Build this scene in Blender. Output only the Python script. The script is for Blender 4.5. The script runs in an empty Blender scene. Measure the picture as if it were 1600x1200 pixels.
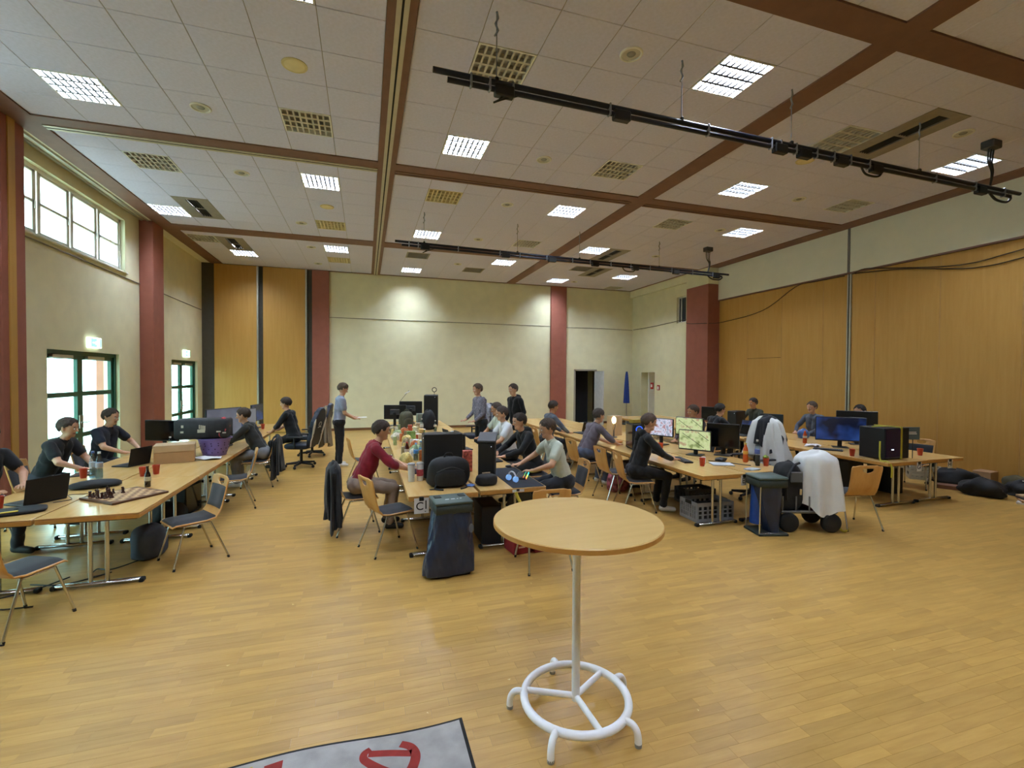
import bpy, bmesh, math, random
import numpy as np
from mathutils import Vector, Matrix
random.seed(7)
R = math.radians
SC = bpy.context.scene
C = SC.collection

# ------------------------------------------------------------------ camera
cam_d = bpy.data.cameras.new('camera')
cam_d.sensor_fit = 'HORIZONTAL'; cam_d.sensor_width = 36.0
cam_d.lens = 36.0 * 731.0 / 1600.0
cam_d.clip_start = 0.05; cam_d.clip_end = 400
cam = bpy.data.objects.new('camera', cam_d); C.objects.link(cam)
CAM_YAW, CAM_PITCH, CAM_ROLL = R(17.39), R(-1.07), R(0.328)
_w = Vector((math.sin(CAM_YAW) * math.cos(CAM_PITCH), math.cos(CAM_YAW) * math.cos(CAM_PITCH), math.sin(CAM_PITCH)))
_r = Vector((math.cos(CAM_YAW), -math.sin(CAM_YAW), 0)); _u = _r.cross(_w)
_r2 = math.cos(CAM_ROLL) * _r + math.sin(CAM_ROLL) * _u
_u2 = -math.sin(CAM_ROLL) * _r + math.cos(CAM_ROLL) * _u
cam.matrix_world = Matrix(((_r2.x, _u2.x, -_w.x, 0), (_r2.y, _u2.y, -_w.y, 0), (_r2.z, _u2.z, -_w.z, 2.0), (0, 0, 0, 1)))
SC.camera = cam

# ------------------------------------------------------------------ world, exposure
world = bpy.data.worlds.new('overcast_sky'); SC.world = world; world.use_nodes = True
bg = world.node_tree.nodes['Background']
bg.inputs[0].default_value = (0.80, 0.93, 1.0, 1); bg.inputs[1].default_value = 12.0
SC.view_settings.view_transform = 'Standard'; SC.view_settings.look = 'None'
SC.view_settings.gamma = 1.0; SC.view_settings.use_curve_mapping = False
SC.view_settings.exposure = 0.12
SC.cycles.use_denoising = True
SC.cycles.max_bounces = 8; SC.cycles.diffuse_bounces = 5; SC.cycles.glossy_bounces = 4
SC.cycles.transmission_bounces = 6; SC.cycles.transparent_max_bounces = 8
SC.cycles.sample_clamp_indirect = 6.0
SC.cycles.caustics_reflective = False; SC.cycles.caustics_refractive = False
LAMP_STRENGTH = 152.0

# ------------------------------------------------------------------ materials
def lin(h):
    h = h.lstrip('#')
    o = []
    for i in (0, 2, 4):
        v = int(h[i:i + 2], 16) / 255
        o.append(v / 12.92 if v <= 0.04045 else ((v + 0.055) / 1.055) ** 2.4)
    return (*o, 1)
MATS = {}
def _new(name):
    m = bpy.data.materials.new(name); m.use_nodes = True
    nt = m.node_tree; b = nt.nodes['Principled BSDF']
    return m, nt, b
def mat(name, hexc, rough=0.6, metal=0.0, var=0.08, scale=8.0, bump=0.0, bscale=60.0, spec=0.5, emit=None, es=0.0, trans=0.0, alpha=1.0, ior=1.45, coat=0.0, sheen=0.0):
    if name in MATS: return MATS[name]
    m, nt, b = _new(name); N, L = nt.nodes, nt.links
    c = lin(hexc)
    if var > 0:
        tc = N.new('ShaderNodeTexCoord'); nz = N.new('ShaderNodeTexNoise'); nz.inputs['Scale'].default_value = scale; nz.inputs['Detail'].default_value = 3
        L.new(tc.outputs['Object'], nz.inputs['Vector'])
        rp = N.new('ShaderNodeValToRGB')
        rp.color_ramp.elements[0].position = 0.3; rp.color_ramp.elements[1].position = 0.7
        rp.color_ramp.elements[0].color = (*[x * (1 - var) for x in c[:3]], 1)
        rp.color_ramp.elements[1].color = (*[min(1, x * (1 + var)) for x in c[:3]], 1)
        L.new(nz.outputs['Fac'], rp.inputs['Fac']); L.new(rp.outputs['Color'], b.inputs['Base Color'])
    else:
        b.inputs['Base Color'].default_value = c
    b.inputs['Roughness'].default_value = rough; b.inputs['Metallic'].default_value = metal
    b.inputs['Specular IOR Level'].default_value = spec; b.inputs['IOR'].default_value = ior
    b.inputs['Transmission Weight'].default_value = trans; b.inputs['Alpha'].default_value = alpha
    b.inputs['Coat Weight'].default_value = coat; b.inputs['Sheen Weight'].default_value = sheen
    if emit: b.inputs['Emission Color'].default_value = lin(emit); b.inputs['Emission Strength'].default_value = es
    if bump > 0:
        tc = N.new('ShaderNodeTexCoord'); nz = N.new('ShaderNodeTexNoise'); nz.inputs['Scale'].default_value = bscale; nz.inputs['Detail'].default_value = 4
        bp = N.new('ShaderNodeBump'); bp.inputs['Strength'].default_value = bump; bp.inputs['Distance'].default_value = 0.01
        L.new(tc.outputs['Object'], nz.inputs['Vector']); L.new(nz.outputs['Fac'], bp.inputs['Height']); L.new(bp.outputs['Normal'], b.inputs['Normal'])
    MATS[name] = m
    return m
def wood(name, dark, light, grain_axis='X', scale=1.0, rough=0.4, per_piece=0.0, streak=14.0, bump=0.03, spec=0.5):
    if name in MATS: return MATS[name]
    m, nt, b = _new(name); N, L = nt.nodes, nt.links
    tc = N.new('ShaderNodeTexCoord'); mp = N.new('ShaderNodeMapping')
    s = {'X': (0.9, streak, streak), 'Y': (streak, 0.9, streak), 'Z': (streak, streak, 0.6)}[grain_axis]
    mp.inputs['Scale'].default_value = tuple(x * scale for x in s)
    L.new(tc.outputs['Object'], mp.inputs['Vector'])
    nz = N.new('ShaderNodeTexNoise'); nz.noise_dimensions = '4D'; nz.inputs['Scale'].default_value = 2.0; nz.inputs['Detail'].default_value = 5; nz.inputs['Roughness'].default_value = 0.6
    L.new(mp.outputs['Vector'], nz.inputs['Vector'])
    rp = N.new('ShaderNodeValToRGB'); rp.color_ramp.elements[0].position = 0.28; rp.color_ramp.elements[1].position = 0.72
    rp.color_ramp.elements[0].color = lin(dark); rp.color_ramp.elements[1].color = lin(light)
    L.new(nz.outputs['Fac'], rp.inputs['Fac'])
    col = rp.outputs['Color']
    if per_piece > 0:
        geo = N.new('ShaderNodeNewGeometry'); oi = N.new('ShaderNodeObjectInfo')
        ad = N.new('ShaderNodeMath'); ad.operation = 'ADD'; fr = N.new('ShaderNodeMath'); fr.operation = 'FRACT'
        L.new(geo.outputs['Random Per Island'], ad.inputs[0]); L.new(oi.outputs['Random'], ad.inputs[1]); L.new(ad.outputs[0], fr.inputs[0])
        mr = N.new('ShaderNodeMapRange'); mr.inputs['To Min'].default_value = 1 - per_piece; mr.inputs['To Max'].default_value = 1 + per_piece
        L.new(fr.outputs[0], mr.inputs['Value'])
        hs = N.new('ShaderNodeHueSaturation'); L.new(mr.outputs['Result'], hs.inputs['Value']); L.new(col, hs.inputs['Color']); col = hs.outputs['Color']
        m5 = N.new('ShaderNodeMath'); m5.operation = 'MULTIPLY'; m5.inputs[1].default_value = 37.0; L.new(fr.outputs[0], m5.inputs[0]); L.new(m5.outputs[0], nz.inputs['W'])
    L.new(col, b.inputs['Base Color'])
    b.inputs['Roughness'].default_value = rough; b.inputs['Specular IOR Level'].default_value = spec
    if bump:
        bp = N.new('ShaderNodeBump'); bp.inputs['Strength'].default_value = bump; bp.inputs['Distance'].default_value = 0.004
        L.new(nz.outputs['Fac'], bp.inputs['Height']); L.new(bp.outputs['Normal'], b.inputs['Normal'])
    MATS[name] = m
    return m
def emis(name, hexc, strength):
    if name in MATS: return MATS[name]
    m, nt, b = _new(name)
    b.inputs['Base Color'].default_value = lin(hexc); b.inputs['Emission Color'].default_value = lin(hexc); b.inputs['Emission Strength'].default_value = strength
    MATS[name] = m; return m

# ------------------------------------------------------------------ mesh helpers
class MB:
    """collects simple shapes; build() links them as one mesh object"""
    def __init__(s): s.v = []; s.f = []; s.m = []; s.mi = 0
    def add(s, vs, fs):
        o = len(s.v); s.v += [tuple(x) for x in vs]
        for f in fs: s.f.append(tuple(i + o for i in f)); s.m.append(s.mi)
        return s
    def box(s, x0, x1, y0, y1, z0, z1):
        vs = [(x0, y0, z0), (x1, y0, z0), (x1, y1, z0), (x0, y1, z0), (x0, y0, z1), (x1, y0, z1), (x1, y1, z1), (x0, y1, z1)]
        return s.add(vs, [(0, 3, 2, 1), (4, 5, 6, 7), (0, 1, 5, 4), (1, 2, 6, 5), (2, 3, 7, 6), (3, 0, 4, 7)])
    def rbox(s, x0, x1, y0, y1, z0, z1, c=0.006, M=None):
        c = min(c, abs(x1 - x0) * .45, abs(y1 - y0) * .45, abs(z1 - z0) * .45)
        X, Y, Z = (x0, x1), (y0, y1), (z0, z1); vs = []; idx = {}
        for i in (0, 1):
            for j in (0, 1):
                for k in (0, 1):
                    p = (X[i], Y[j], Z[k]); sg = (1 - 2 * i, 1 - 2 * j, 1 - 2 * k)
                    for a in range(3):
                        q = [p[t] + (sg[t] * c if t != a else 0) for t in range(3)]
                        idx[(i, j, k, a)] = len(vs); vs.append(q)
        fs = []
        for i in (0, 1): fs.append([idx[(i, 0, 0, 0)], idx[(i, 0, 1, 0)], idx[(i, 1, 1, 0)], idx[(i, 1, 0, 0)]][::1 if i == 0 else -1])
        for j in (0, 1): fs.append([idx[(0, j, 0, 1)], idx[(1, j, 0, 1)], idx[(1, j, 1, 1)], idx[(0, j, 1, 1)]][::1 if j == 0 else -1])
        for k in (0, 1): fs.append([idx[(0, 0, k, 2)], idx[(0, 1, k, 2)], idx[(1, 1, k, 2)], idx[(1, 0, k, 2)]][::1 if k == 0 else -1])
        for i in (0, 1):
            for j in (0, 1): fs.append([idx[(i, j, 0, 0)], idx[(i, j, 1, 0)], idx[(i, j, 1, 1)], idx[(i, j, 0, 1)]])
        for i in (0, 1):
            for k in (0, 1): fs.append([idx[(i, 0, k, 0)], idx[(i, 1, k, 0)], idx[(i, 1, k, 2)], idx[(i, 0, k, 2)]])
        for j in (0, 1):
            for k in (0, 1): fs.append([idx[(0, j, k, 1)], idx[(1, j, k, 1)], idx[(1, j, k, 2)], idx[(0, j, k, 2)]])
        for i in (0, 1):
            for j in (0, 1):
                for k in (0, 1): fs.append([idx[(i, j, k, 0)], idx[(i, j, k, 1)], idx[(i, j, k, 2)]])
        if M is not None: vs = [M @ Vector(q) for q in vs]
        return s.add(vs, fs)
    def tube(s, pts, r, n=8, closed=False, caps=True):
        P = [Vector(p) for p in pts]; k = len(P); vs = []; fs = []
        rr = r if isinstance(r, (list, tuple)) else [r] * k
        prev = None
        for i in range(k):
            if closed: t = P[(i + 1) % k] - P[i - 1]
            else: t = P[min(i + 1, k - 1)] - P[max(i - 1, 0)]
            if t.length < 1e-9: t = Vector((0, 0, 1))
            t.normalize()
            if prev is None:
                a = Vector((0, 0, 1)) if abs(t.z) < .9 else Vector((1, 0, 0)); n1 = t.cross(a).normalized()
            else:
                n1 = (prev - t * prev.dot(t))
                if n1.length < 1e-6: n1 = t.orthogonal()
                n1.normalize()
            prev = n1; n2 = t.cross(n1)
            for j in range(n):
                a = 2 * math.pi * j / n; vs.append(P[i] + (n1 * math.cos(a) + n2 * math.sin(a)) * rr[i])
        for i in range(k if closed else k - 1):
            i2 = (i + 1) % k
            for j in range(n): fs.append((i * n + j, i * n + (j + 1) % n, i2 * n + (j + 1) % n, i2 * n + j))
        if caps and not closed: fs.append(tuple(range(n))[::-1]); fs.append(tuple((k - 1) * n + j for j in range(n)))
        return s.add(vs, fs)
    def lathe(s, prof, n=16, c=(0, 0, 0), M=None):
        vs = []; fs = []; k = len(prof)
        for r, z in prof:
            for j in range(n):
                a = 2 * math.pi * j / n; vs.append(Vector((c[0] + r * math.cos(a), c[1] + r * math.sin(a), c[2] + z)))
        for i in range(k - 1):
            for j in range(n): fs.append((i * n + j, i * n + (j + 1) % n, (i + 1) * n + (j + 1) % n, (i + 1) * n + j))
        fs.append(tuple(range(n))[::-1]); fs.append(tuple((k - 1) * n + j for j in range(n)))
        if M is not None: vs = [M @ q for q in vs]
        return s.add(vs, fs)
    def ball(s, c, r, n=12, m=8, M=None):
        r = r if isinstance(r, (tuple, list)) else (r, r, r); vs = []; fs = []
        for i in range(1, m):
            t = math.pi * i / m
            for j in range(n):
                a = 2 * math.pi * j / n; vs.append(Vector((r[0] * math.sin(t) * math.cos(a), r[1] * math.sin(t) * math.sin(a), -r[2] * math.cos(t))))
        lo = len(vs); vs.append(Vector((0, 0, -r[2]))); vs.append(Vector((0, 0, r[2])))
        for i in range(m - 2):
            for j in range(n): fs.append((i * n + j, i * n + (j + 1) % n, (i + 1) * n + (j + 1) % n, (i + 1) * n + j))
        for j in range(n): fs.append((lo, (j + 1) % n, j)); fs.append((lo + 1, (m - 2) * n + j, (m - 2) * n + (j + 1) % n))
        if M is not None: vs = [M @ q for q in vs]
        return s.add([q + Vector(c) for q in vs], fs)
    def prism(s, poly, d0, d1, axis='Z'):
        n = len(poly)
        def P(p, d): return {'Z': (p[0], p[1], d), 'Y': (p[0], d, p[1]), 'X': (d, p[0], p[1])}[axis]
        vs = [P(p, d0) for p in poly] + [P(p, d1) for p in poly]
        fs = [tuple(range(n))[::-1], tuple(range(n, 2 * n))] + [(i, (i + 1) % n, n + (i + 1) % n, n + i) for i in range(n)]
        return s.add(vs, fs)
    def grid(s, fn, nu, nv, thick=0.0, both=True):
        """sheet from fn(u,v) with thickness"""
        P = [[Vector(fn(i / nu, j / nv)) for j in range(nv + 1)] for i in range(nu + 1)]
        vs = []; fs = []; W = nv + 1
        nrm = [[None] * W for _ in range(nu + 1)]
        for i in range(nu + 1):
            for j in range(W):
                a = P[min(i + 1, nu)][j] - P[max(i - 1, 0)][j]; b = P[i][min(j + 1, nv)] - P[i][max(j - 1, 0)]
                n_ = a.cross(b); n_ = n_.normalized() if n_.length > 1e-9 else Vector((0, 0, 1)); nrm[i][j] = n_
        for i in range(nu + 1):
            for j in range(W): vs.append(P[i][j] + nrm[i][j] * thick / 2)
        for i in range(nu):
            for j in range(nv): fs.append((i * W + j, (i + 1) * W + j, (i + 1) * W + j + 1, i * W + j + 1))
        if thick:
            o = len(vs)
            for i in range(nu + 1):
                for j in range(W): vs.append(P[i][j] - nrm[i][j] * thick / 2)
            for i in range(nu):
                for j in range(nv): fs.append((o + i * W + j, o + i * W + j + 1, o + (i + 1) * W + j + 1, o + (i + 1) * W + j))
            for i in range(nu):
                fs.append((i * W, o + i * W, o + (i + 1) * W, (i + 1) * W)); fs.append((i * W + nv, (i + 1) * W + nv, o + (i + 1) * W + nv, o + i * W + nv))
            for j in range(nv):
                fs.append((j, j + 1, o + j + 1, o + j)); fs.append((nu * W + j, o + nu * W + j, o + nu * W + j + 1, nu * W + j + 1))
        return s.add(vs, fs)
    def mesh(s, name, smooth=False, fix=True):
        me = bpy.data.meshes.new(name); me.from_pydata(s.v, [], s.f); me.polygons.foreach_set('material_index', s.m)
        if fix:
            b = bmesh.new(); b.from_mesh(me); bmesh.ops.recalc_face_normals(b, faces=b.faces); b.to_mesh(me); b.free()
        if smooth:
            me.polygons.foreach_set('use_smooth', [True] * len(me.polygons))
            try: me.set_sharp_from_angle(angle=R(smooth if smooth is not True else 40))
            except Exception: pass
        me.update(); return me
    def build(s, name, m, parent=None, smooth=False, fix=True):
        return obj(name, s.mesh(name, smooth, fix), m, parent)
def obj(name, me, m, parent=None):
    o = bpy.data.objects.new(name, me); C.objects.link(o)
    if m is not None:
        for q in (m if isinstance(m, (list, tuple)) else [m]):
            if len(me.materials) < (len(m) if isinstance(m, (list, tuple)) else 1): me.materials.append(q)
    if parent: o.parent = parent
    return o
def share(name, me, parent=None, loc=(0, 0, 0), rot=(0, 0, 0)):
    o = bpy.data.objects.new(name, me); C.objects.link(o); o.location = loc; o.rotation_euler = rot
    if parent: o.parent = parent
    return o
def tag(o, label, cat=None, group=None, kind=None):
    if label: o['label'] = label
    if cat: o['category'] = cat
    if group: o['group'] = group
    if kind: o['kind'] = kind
    return o
def thing(name, label, cat, loc=(0, 0, 0), rz=0.0, group=None):
    o = bpy.data.objects.new(name, None); o.empty_display_size = 0.1; C.objects.link(o)
    o.location = loc; o.rotation_euler = (0, 0, rz); return tag(o, label, cat, group)
def struct(name, mb, m, parent=None, label=None, smooth=False):
    o = mb.build(name, m, parent, smooth)
    if parent is None: o['kind'] = 'structure'
    if label: o['label'] = label
    return o
def copy_tree(root, loc, rz, label=None, group=None):
    r = root.copy(); C.objects.link(r); r.location = loc; r.rotation_euler = (0, 0, rz)
    if label: r['label'] = label
    if group: r['group'] = group
    for ch in root.children:
        c = ch.copy(); C.objects.link(c); c.parent = r
        for g in ch.children:
            d = g.copy(); C.objects.link(d); d.parent = c
    return r
def smooth_path(pts, n=6):
    P = [Vector(p) for p in pts]; out = []
    for i in range(len(P) - 1):
        p0 = P[max(i - 1, 0)]; p1 = P[i]; p2 = P[i + 1]; p3 = P[min(i + 2, len(P) - 1)]
        for k in range(n):
            t = k / n
            out.append(0.5 * ((2 * p1) + (p2 - p0) * t + (2 * p0 - 5 * p1 + 4 * p2 - p3) * t * t + (3 * p1 - p0 - 3 * p2 + p3) * t ** 3))
    out.append(P[-1]); return out
# ------------------------------------------------------------------ room constants (metres)
XL, XR, YB, YF, ZC = -5.06, 11.25, 17.6, -3.6, 5.604
M_WALL = mat('cream_plaster', '#dad6b4', 0.85, var=0.04, scale=3, bump=0.05, bscale=180)
M_WHITEWALL = mat('pale_plaster', '#dcdac8', 0.85, var=0.03, scale=3)
M_RED = mat('oxblood_paint', '#935849', 0.7, var=0.06, scale=5, bump=0.04, bscale=150)
M_BEAM = mat('brown_beam_paint', '#755447', 0.6, var=0.08, scale=6)
M_TILE = mat('mineral_fibre_tile', '#cfcfee', 0.9, var=0.05, scale=25, bump=0.15, bscale=220)
M_SEAM = mat('ceiling_grid_shadow', '#8f877a', 0.9, var=0.0)
M_ALU = mat('brushed_aluminium', '#b9b6ac', 0.35, 0.9, var=0.05)
M_RAIL = mat('pale_metal_rail', '#b9b29f', 0.45, 0.35, var=0.05)
M_DARK = mat('dark_shadow_gap', '#1b1a19', 0.8, var=0.0)
M_VENEER = wood('amber_wood_veneer', '#b38741', '#be934d', 'Z', 1.0, 0.5, per_piece=0.04, streak=9.0, bump=0.0, spec=0.35)
M_FLOOR = wood('oak_parquet', '#ab8440', '#c09a55', 'X', 1.6, 0.32, per_piece=0.11, streak=9.0, bump=0.02, spec=0.5)
M_FBASE = mat('parquet_joint', '#8d6c3e', 0.7, var=0.0)
M_WHITEMET = mat('white_enamel', '#e6e6e2', 0.35, var=0.02)
M_GREEN = mat('dark_green_frame_paint', '#1f4a38', 0.4, var=0.05)
M_WINFRAME = mat('white_window_frame', '#dcdcd4', 0.5, var=0.03)
M_CONC = mat('pale_paving', '#b9bfb4', 0.9, var=0.1, scale=2)
def glass_mat(name, tint, fac=0.08):
    m = bpy.data.materials.new(name); m.use_nodes = True; nt = m.node_tree; N = nt.nodes; L = nt.links
    for n in list(N):
        if n.type != 'OUTPUT_MATERIAL': N.remove(n)
    t = N.new('ShaderNodeBsdfTransparent'); t.inputs[0].default_value = lin(tint)
    g = N.new('ShaderNodeBsdfGlossy'); g.inputs['Roughness'].default_value = 0.03
    fr = N.new('ShaderNodeValue'); fr.outputs[0].default_value = fac
    mx = N.new('ShaderNodeMixShader'); L.new(fr.outputs[0], mx.inputs[0]); L.new(t.outputs[0], mx.inputs[1]); L.new(g.outputs[0], mx.inputs[2])
    L.new(mx.outputs[0], [n for n in N if n.type == 'OUTPUT_MATERIAL'][0].inputs['Surface'])
    MATS[name] = m; return m
M_GLASS = glass_mat('clear_glass', '#f0fbfa')
M_GLASS2 = glass_mat('tinted_glass', '#dff6f4')

# ------------------------------------------------------------------ floor: parquet strips
fl = struct('floor', MB().box(XL - .3, XR + .6, YF - .3, YB + .3, -0.25, -0.004), M_FBASE, label='oak strip parquet floor')
def in_view(x, y, z, m=0.0):
    d = Vector((x, y, z - 2.0)); c = d.dot(_w)
    if c < .3: return False
    return abs(d.dot(_r2) / c) < 800 / 731 + m and abs(d.dot(_u2) / c) < 600 / 731 + m
SW = 0.075; LENS = (0.26, 0.34, 0.42, 0.50, 0.58)
rng = random.Random(11); strips = []
ny = int((YB - YF) / SW)
for k in range(ny + 1):
    y = YF + k * SW; x = XL - rng.random() * .5
    while x < XR + .1:
        l = rng.choice(LENS); strips.append((x, y, l)); x += l
near = sorted([s for s in strips if in_view(s[0] + s[2] / 2, s[1], 0, .05)], key=lambda s: s[1] * .954 + s[0] * .299)[:300]
near_set = set(near)
def strip_mb(l): return MB().add([(0, 0, -.004), (l - .0004, 0, -.004), (l - .0004, SW - .0004, -.004), (0, SW - .0004, -.004), (.0003, .0003, 0), (l - .0007, .0003, 0), (l - .0007, SW - .0007, 0), (.0003, SW - .0007, 0)], [(4, 5, 6, 7), (0, 1, 5, 4), (1, 2, 6, 5), (2, 3, 7, 6), (3, 0, 4, 7)])
sm = {}
for l in LENS:
    sm[l] = strip_mb(l).mesh('parquet_strip', fix=False); sm[l].materials.append(M_FLOOR)
for x, y, l in near: share('plank', sm[l], fl, (x, y, 0))
big = MB()
for s in strips:
    if s in near_set: continue
    x, y, l = s; l1 = min(l, XR + .15 - x); x1 = max(x, XL - .02)
    z = 0.0
    big.add([(x1, y, -.004), (x + l1 - .0004, y, -.004), (x + l1 - .0004, y + SW - .0004, -.004), (x1, y + SW - .0004, -.004), (x1, y, z), (x + l1 - .0004, y, z), (x + l1 - .0004, y + SW - .0004, z), (x1, y + SW - .0004, z)], [(4, 5, 6, 7), (0, 1, 5, 4), (1, 2, 6, 5), (2, 3, 7, 6), (3, 0, 4, 7)])
pf = big.build('parquet_strips', M_FLOOR, fl, fix=False); pf['kind'] = 'stuff'

# ------------------------------------------------------------------ ceiling
ce = struct('ceiling', MB().box(XL - .3, XR + .6, YF - .3, YB + .3, ZC + .14, ZC + .4), M_SEAM, label='suspended tile ceiling in brown beams')
BX = [[-4.458 + .6657 * k for k in range(8)], [.497 + .6766 * k for k in range(8)], [5.572, 5.94, 6.62, 7.30, 7.98, 8.66, 9.38, 10.06, 10.73]]
BY = [[-3.30 + .67 * k for k in range(11)], [3.716, 4.33, 5.01, 5.69, 6.37, 7.05, 7.69, 8.293], [8.697, 9.2, 9.87, 10.54, 11.21, 11.88, 12.55, 13.25], [13.735, 14.1, 14.79, 15.48, 16.17, 16.86, 17.54]]
LIT = [(0, 1, 1, 5), (1, 1, 1, 5), (1, 5, 1, 1), (2, 6, 1, 2), (2, 2, 1, 5), (0, 5, 2, 1), (0, 0, 2, 5), (1, 5, 2, 1), (1, 1, 2, 5), (2, 5, 2, 1), (2, 1, 2, 5), (0, 1, 3, 3), (0, 5, 3, 1), (1, 5, 3, 1), (1, 1, 3, 4), (2, 2, 3, 4), (2, 5, 3, 2), (0, 5, 1, 1),
       (0, 1, 0, 8), (1, 5, 0, 8), (1, 1, 0, 4), (0, 5, 0, 4), (2, 2, 0, 3)]  # added lamps out of view, lighting the hall from above and behind camera
UNLIT = [(0, 5, 1, 5), (1, 1, 1, 2), (1, 5, 1, 5), (0, 1, 2, 1), (2, 2, 1, 2), (2, 6, 1, 5), (2, 2, 2, 1), (1, 5, 2, 5), (0, 0, 3, 1), (2, 6, 3, 5), (0, 1, 1, 2)]
YEL = [(1, 1, 2, 1), (0, 5, 2, 5), (0, 5, 3, 3)]
VENTS = [(0, 1, 2, 4, 2), (2, 3, 1, 1, 2), (0, 1, 3, 1, 2), (2, 2, 2, 5, 2), (2, 3, 3, 1, 2)]
GRILLE = [(1, 1, 3, 1), (1, 4, 3, 3), (2, 2, 3, 1)]
used = set()
for q in LIT + UNLIT + YEL: used.add(q)
for b, i, r, j, n in VENTS:
    for t in range(n): used.add((b, i, r, j + t))
for q in GRILLE: used.add(q)
tiles = MB(); g = .006; tile_cache = {}; nt_ind = 0
for r in range(4):
    for j in range(len(BY[r]) - 1):
        for b in range(3):
            for i in range(len(BX[b]) - 1):
                if (b, i, r, j) in used: continue
                x0, x1, y0, y1 = BX[b][i] + g / 2, BX[b][i + 1] - g / 2, BY[r][j] + g / 2, BY[r][j + 1] - g / 2
                cx, cy = (x0 + x1) / 2, (y0 + y1) / 2
                if r in (0, 1, 2) and in_view(cx, cy, ZC, .08) and nt_ind < 298:
                    key = (round(x1 - x0, 3), round(y1 - y0, 3))
                    if key not in tile_cache:
                        w, d = key[0] / 2, key[1] / 2; e = .004
                        me = MB().add([(-w, -d, .006), (w, -d, .006), (w, d, .006), (-w, d, .006), (-w + e, -d + e, 0), (w - e, -d + e, 0), (w - e, d - e, 0), (-w + e, d - e, 0)], [(7, 6, 5, 4), (0, 4, 5, 1), (1, 5, 6, 2), (2, 6, 7, 3), (3, 7, 4, 0)]).mesh('ceiling_tile', fix=False)
                        me.materials.append(M_TILE); tile_cache[key] = me
                    share('tile', tile_cache[key], ce, (cx, cy, ZC)); nt_ind += 1
                else:
                    tiles.add([(x0, y0, ZC + .006), (x1, y0, ZC + .006), (x1, y1, ZC + .006), (x0, y1, ZC + .006), (x0, y0, ZC), (x1, y0, ZC), (x1, y1, ZC), (x0, y1, ZC)], [(7, 6, 5, 4), (0, 4, 5, 1), (1, 5, 6, 2), (2, 6, 7, 3), (3, 7, 4, 0)])
tf = tiles.build('ceiling_tiles', M_TILE, ce, fix=False); tf['kind'] = 'stuff'
# grid behind tile joints, split around recessed fittings
gm = MB()
for b in range(3):
    for r in range(4):
        for x in BX[b]: gm.box(x - .012, x + .012, BY[r][0], BY[r][-1], ZC + .0065, ZC + .012)
        for y in BY[r]: gm.box(BX[b][0], BX[b][-1], y - .012, y + .012, ZC + .0065, ZC + .012)
gm.build('tile_grid', M_SEAM, ce, fix=False)
# beams
z0, z1 = ZC - .018, ZC + .14
nb = 0
def beam(x0, x1, y0, y1, label, za=z0):
    global nb; nb += 1
    return struct(f'trim_{nb}', MB().box(x0, x1, y0, y1, za, z1), M_BEAM, label=label)
YM = YF
beam(-4.80, -4.458, YM, YB, 'brown ceiling beam along the window wall')
tC = beam(.202, .497, YM, YB, 'brown ceiling beam with double metal track')
beam(5.233, 5.572, YM, YB, 'plain brown ceiling beam over the middle rows')
beam(10.73, 11.15, YM, YB, 'brown ceiling beam along the wood panel wall')
ys = [(3.40, 3.716), (8.293, 8.697), (13.25, 13.735), (17.54, 17.6)]
xs_ = [(-4.458, .202), (.497, 5.233), (5.572, 10.73)]
crossb = {}
for k, (a, b) in enumerate(ys):
    for n, (x0, x1) in enumerate(xs_):
        crossb[(k, n)] = beam(x0, x1, a, b, f'brown cross beam {["nearest the camera","second from the camera","third from the camera","against the far wall"][k]}, {["window side","middle","panel side"][n]} bay', z0 - .001)
# partition tracks
MB().box(.288, .338, YM, YB, z0 - .012, z0).build('track_rail', M_RAIL, tC)
MB().box(.362, .412, YM, YB, z0 - .012, z0).build('track_rail', M_RAIL, tC)
MB().box(.338, .362, YM, YB, z0 - .004, z0).build('track_slot', M_DARK, tC)
for n, (x0, x1) in enumerate(xs_):
    p = crossb[(1, n)]
    MB().box(x0, x1, 8.545, 8.595, z0 - .013, z0).build('track_rail', M_RAIL if n < 1 else M_BEAM, p)
    MB().box(x0, x1, 8.63, 8.68, z0 - .013, z0).build('track_rail', M_RAIL if n < 1 else M_BEAM, p)
    MB().box(x0, x1, 8.595, 8.63, z0 - .006, z0).build('track_slot', M_DARK, p)
# soffit strip between window-wall beam and the wall
nb += 1; struct(f'trim_{nb}', MB().box(XL, -4.80, YM, YB, ZC - .006, z1), M_WHITEWALL, label='pale ceiling strip over the high windows')
nb += 1; struct(f'trim_{nb}', MB().box(-5.02, -4.98, 8.75, 13.1, ZC - .04, ZC - .006).box(-4.90, -4.86, 8.75, 13.1, ZC - .04, ZC - .006), M_ALU, label='double curtain rail over the high window')

# ------------------------------------------------------------------ walls
def wall_open(name, m, X0, X1, ya, yb, za, zb, opens, label):
    mb = MB(); cuts = sorted({ya, yb, *[o[0] for o in opens], *[o[1] for o in opens]})
    for a, b in zip(cuts[:-1], cuts[1:]):
        zs = sorted([(o[2], o[3]) for o in opens if o[0] <= a + 1e-6 and o[1] >= b - 1e-6]); z = za
        for q0, q1 in zs:
            if q0 > z: mb.box(X0, X1, a, b, z, q0)
            z = q1
        if z < zb: mb.box(X0, X1, a, b, z, zb)
    return struct(name, mb, m, label=label)
WIN = [(8.80, 12.45, 4.22, 5.36), (3.95, 7.60, 4.22, 5.36)]
DOORS = [(9.75, 12.15, 0, 2.40), (15.0, 17.05, 0, 2.38), (4.9, 7.3, 0, 2.40)]
wl = wall_open('wall_left', M_WALL, XL - .28, XL, YF - .3, YB + .3, 0, ZC + .14, WIN + DOORS, 'cream wall with high windows and green glass doors')
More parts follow.
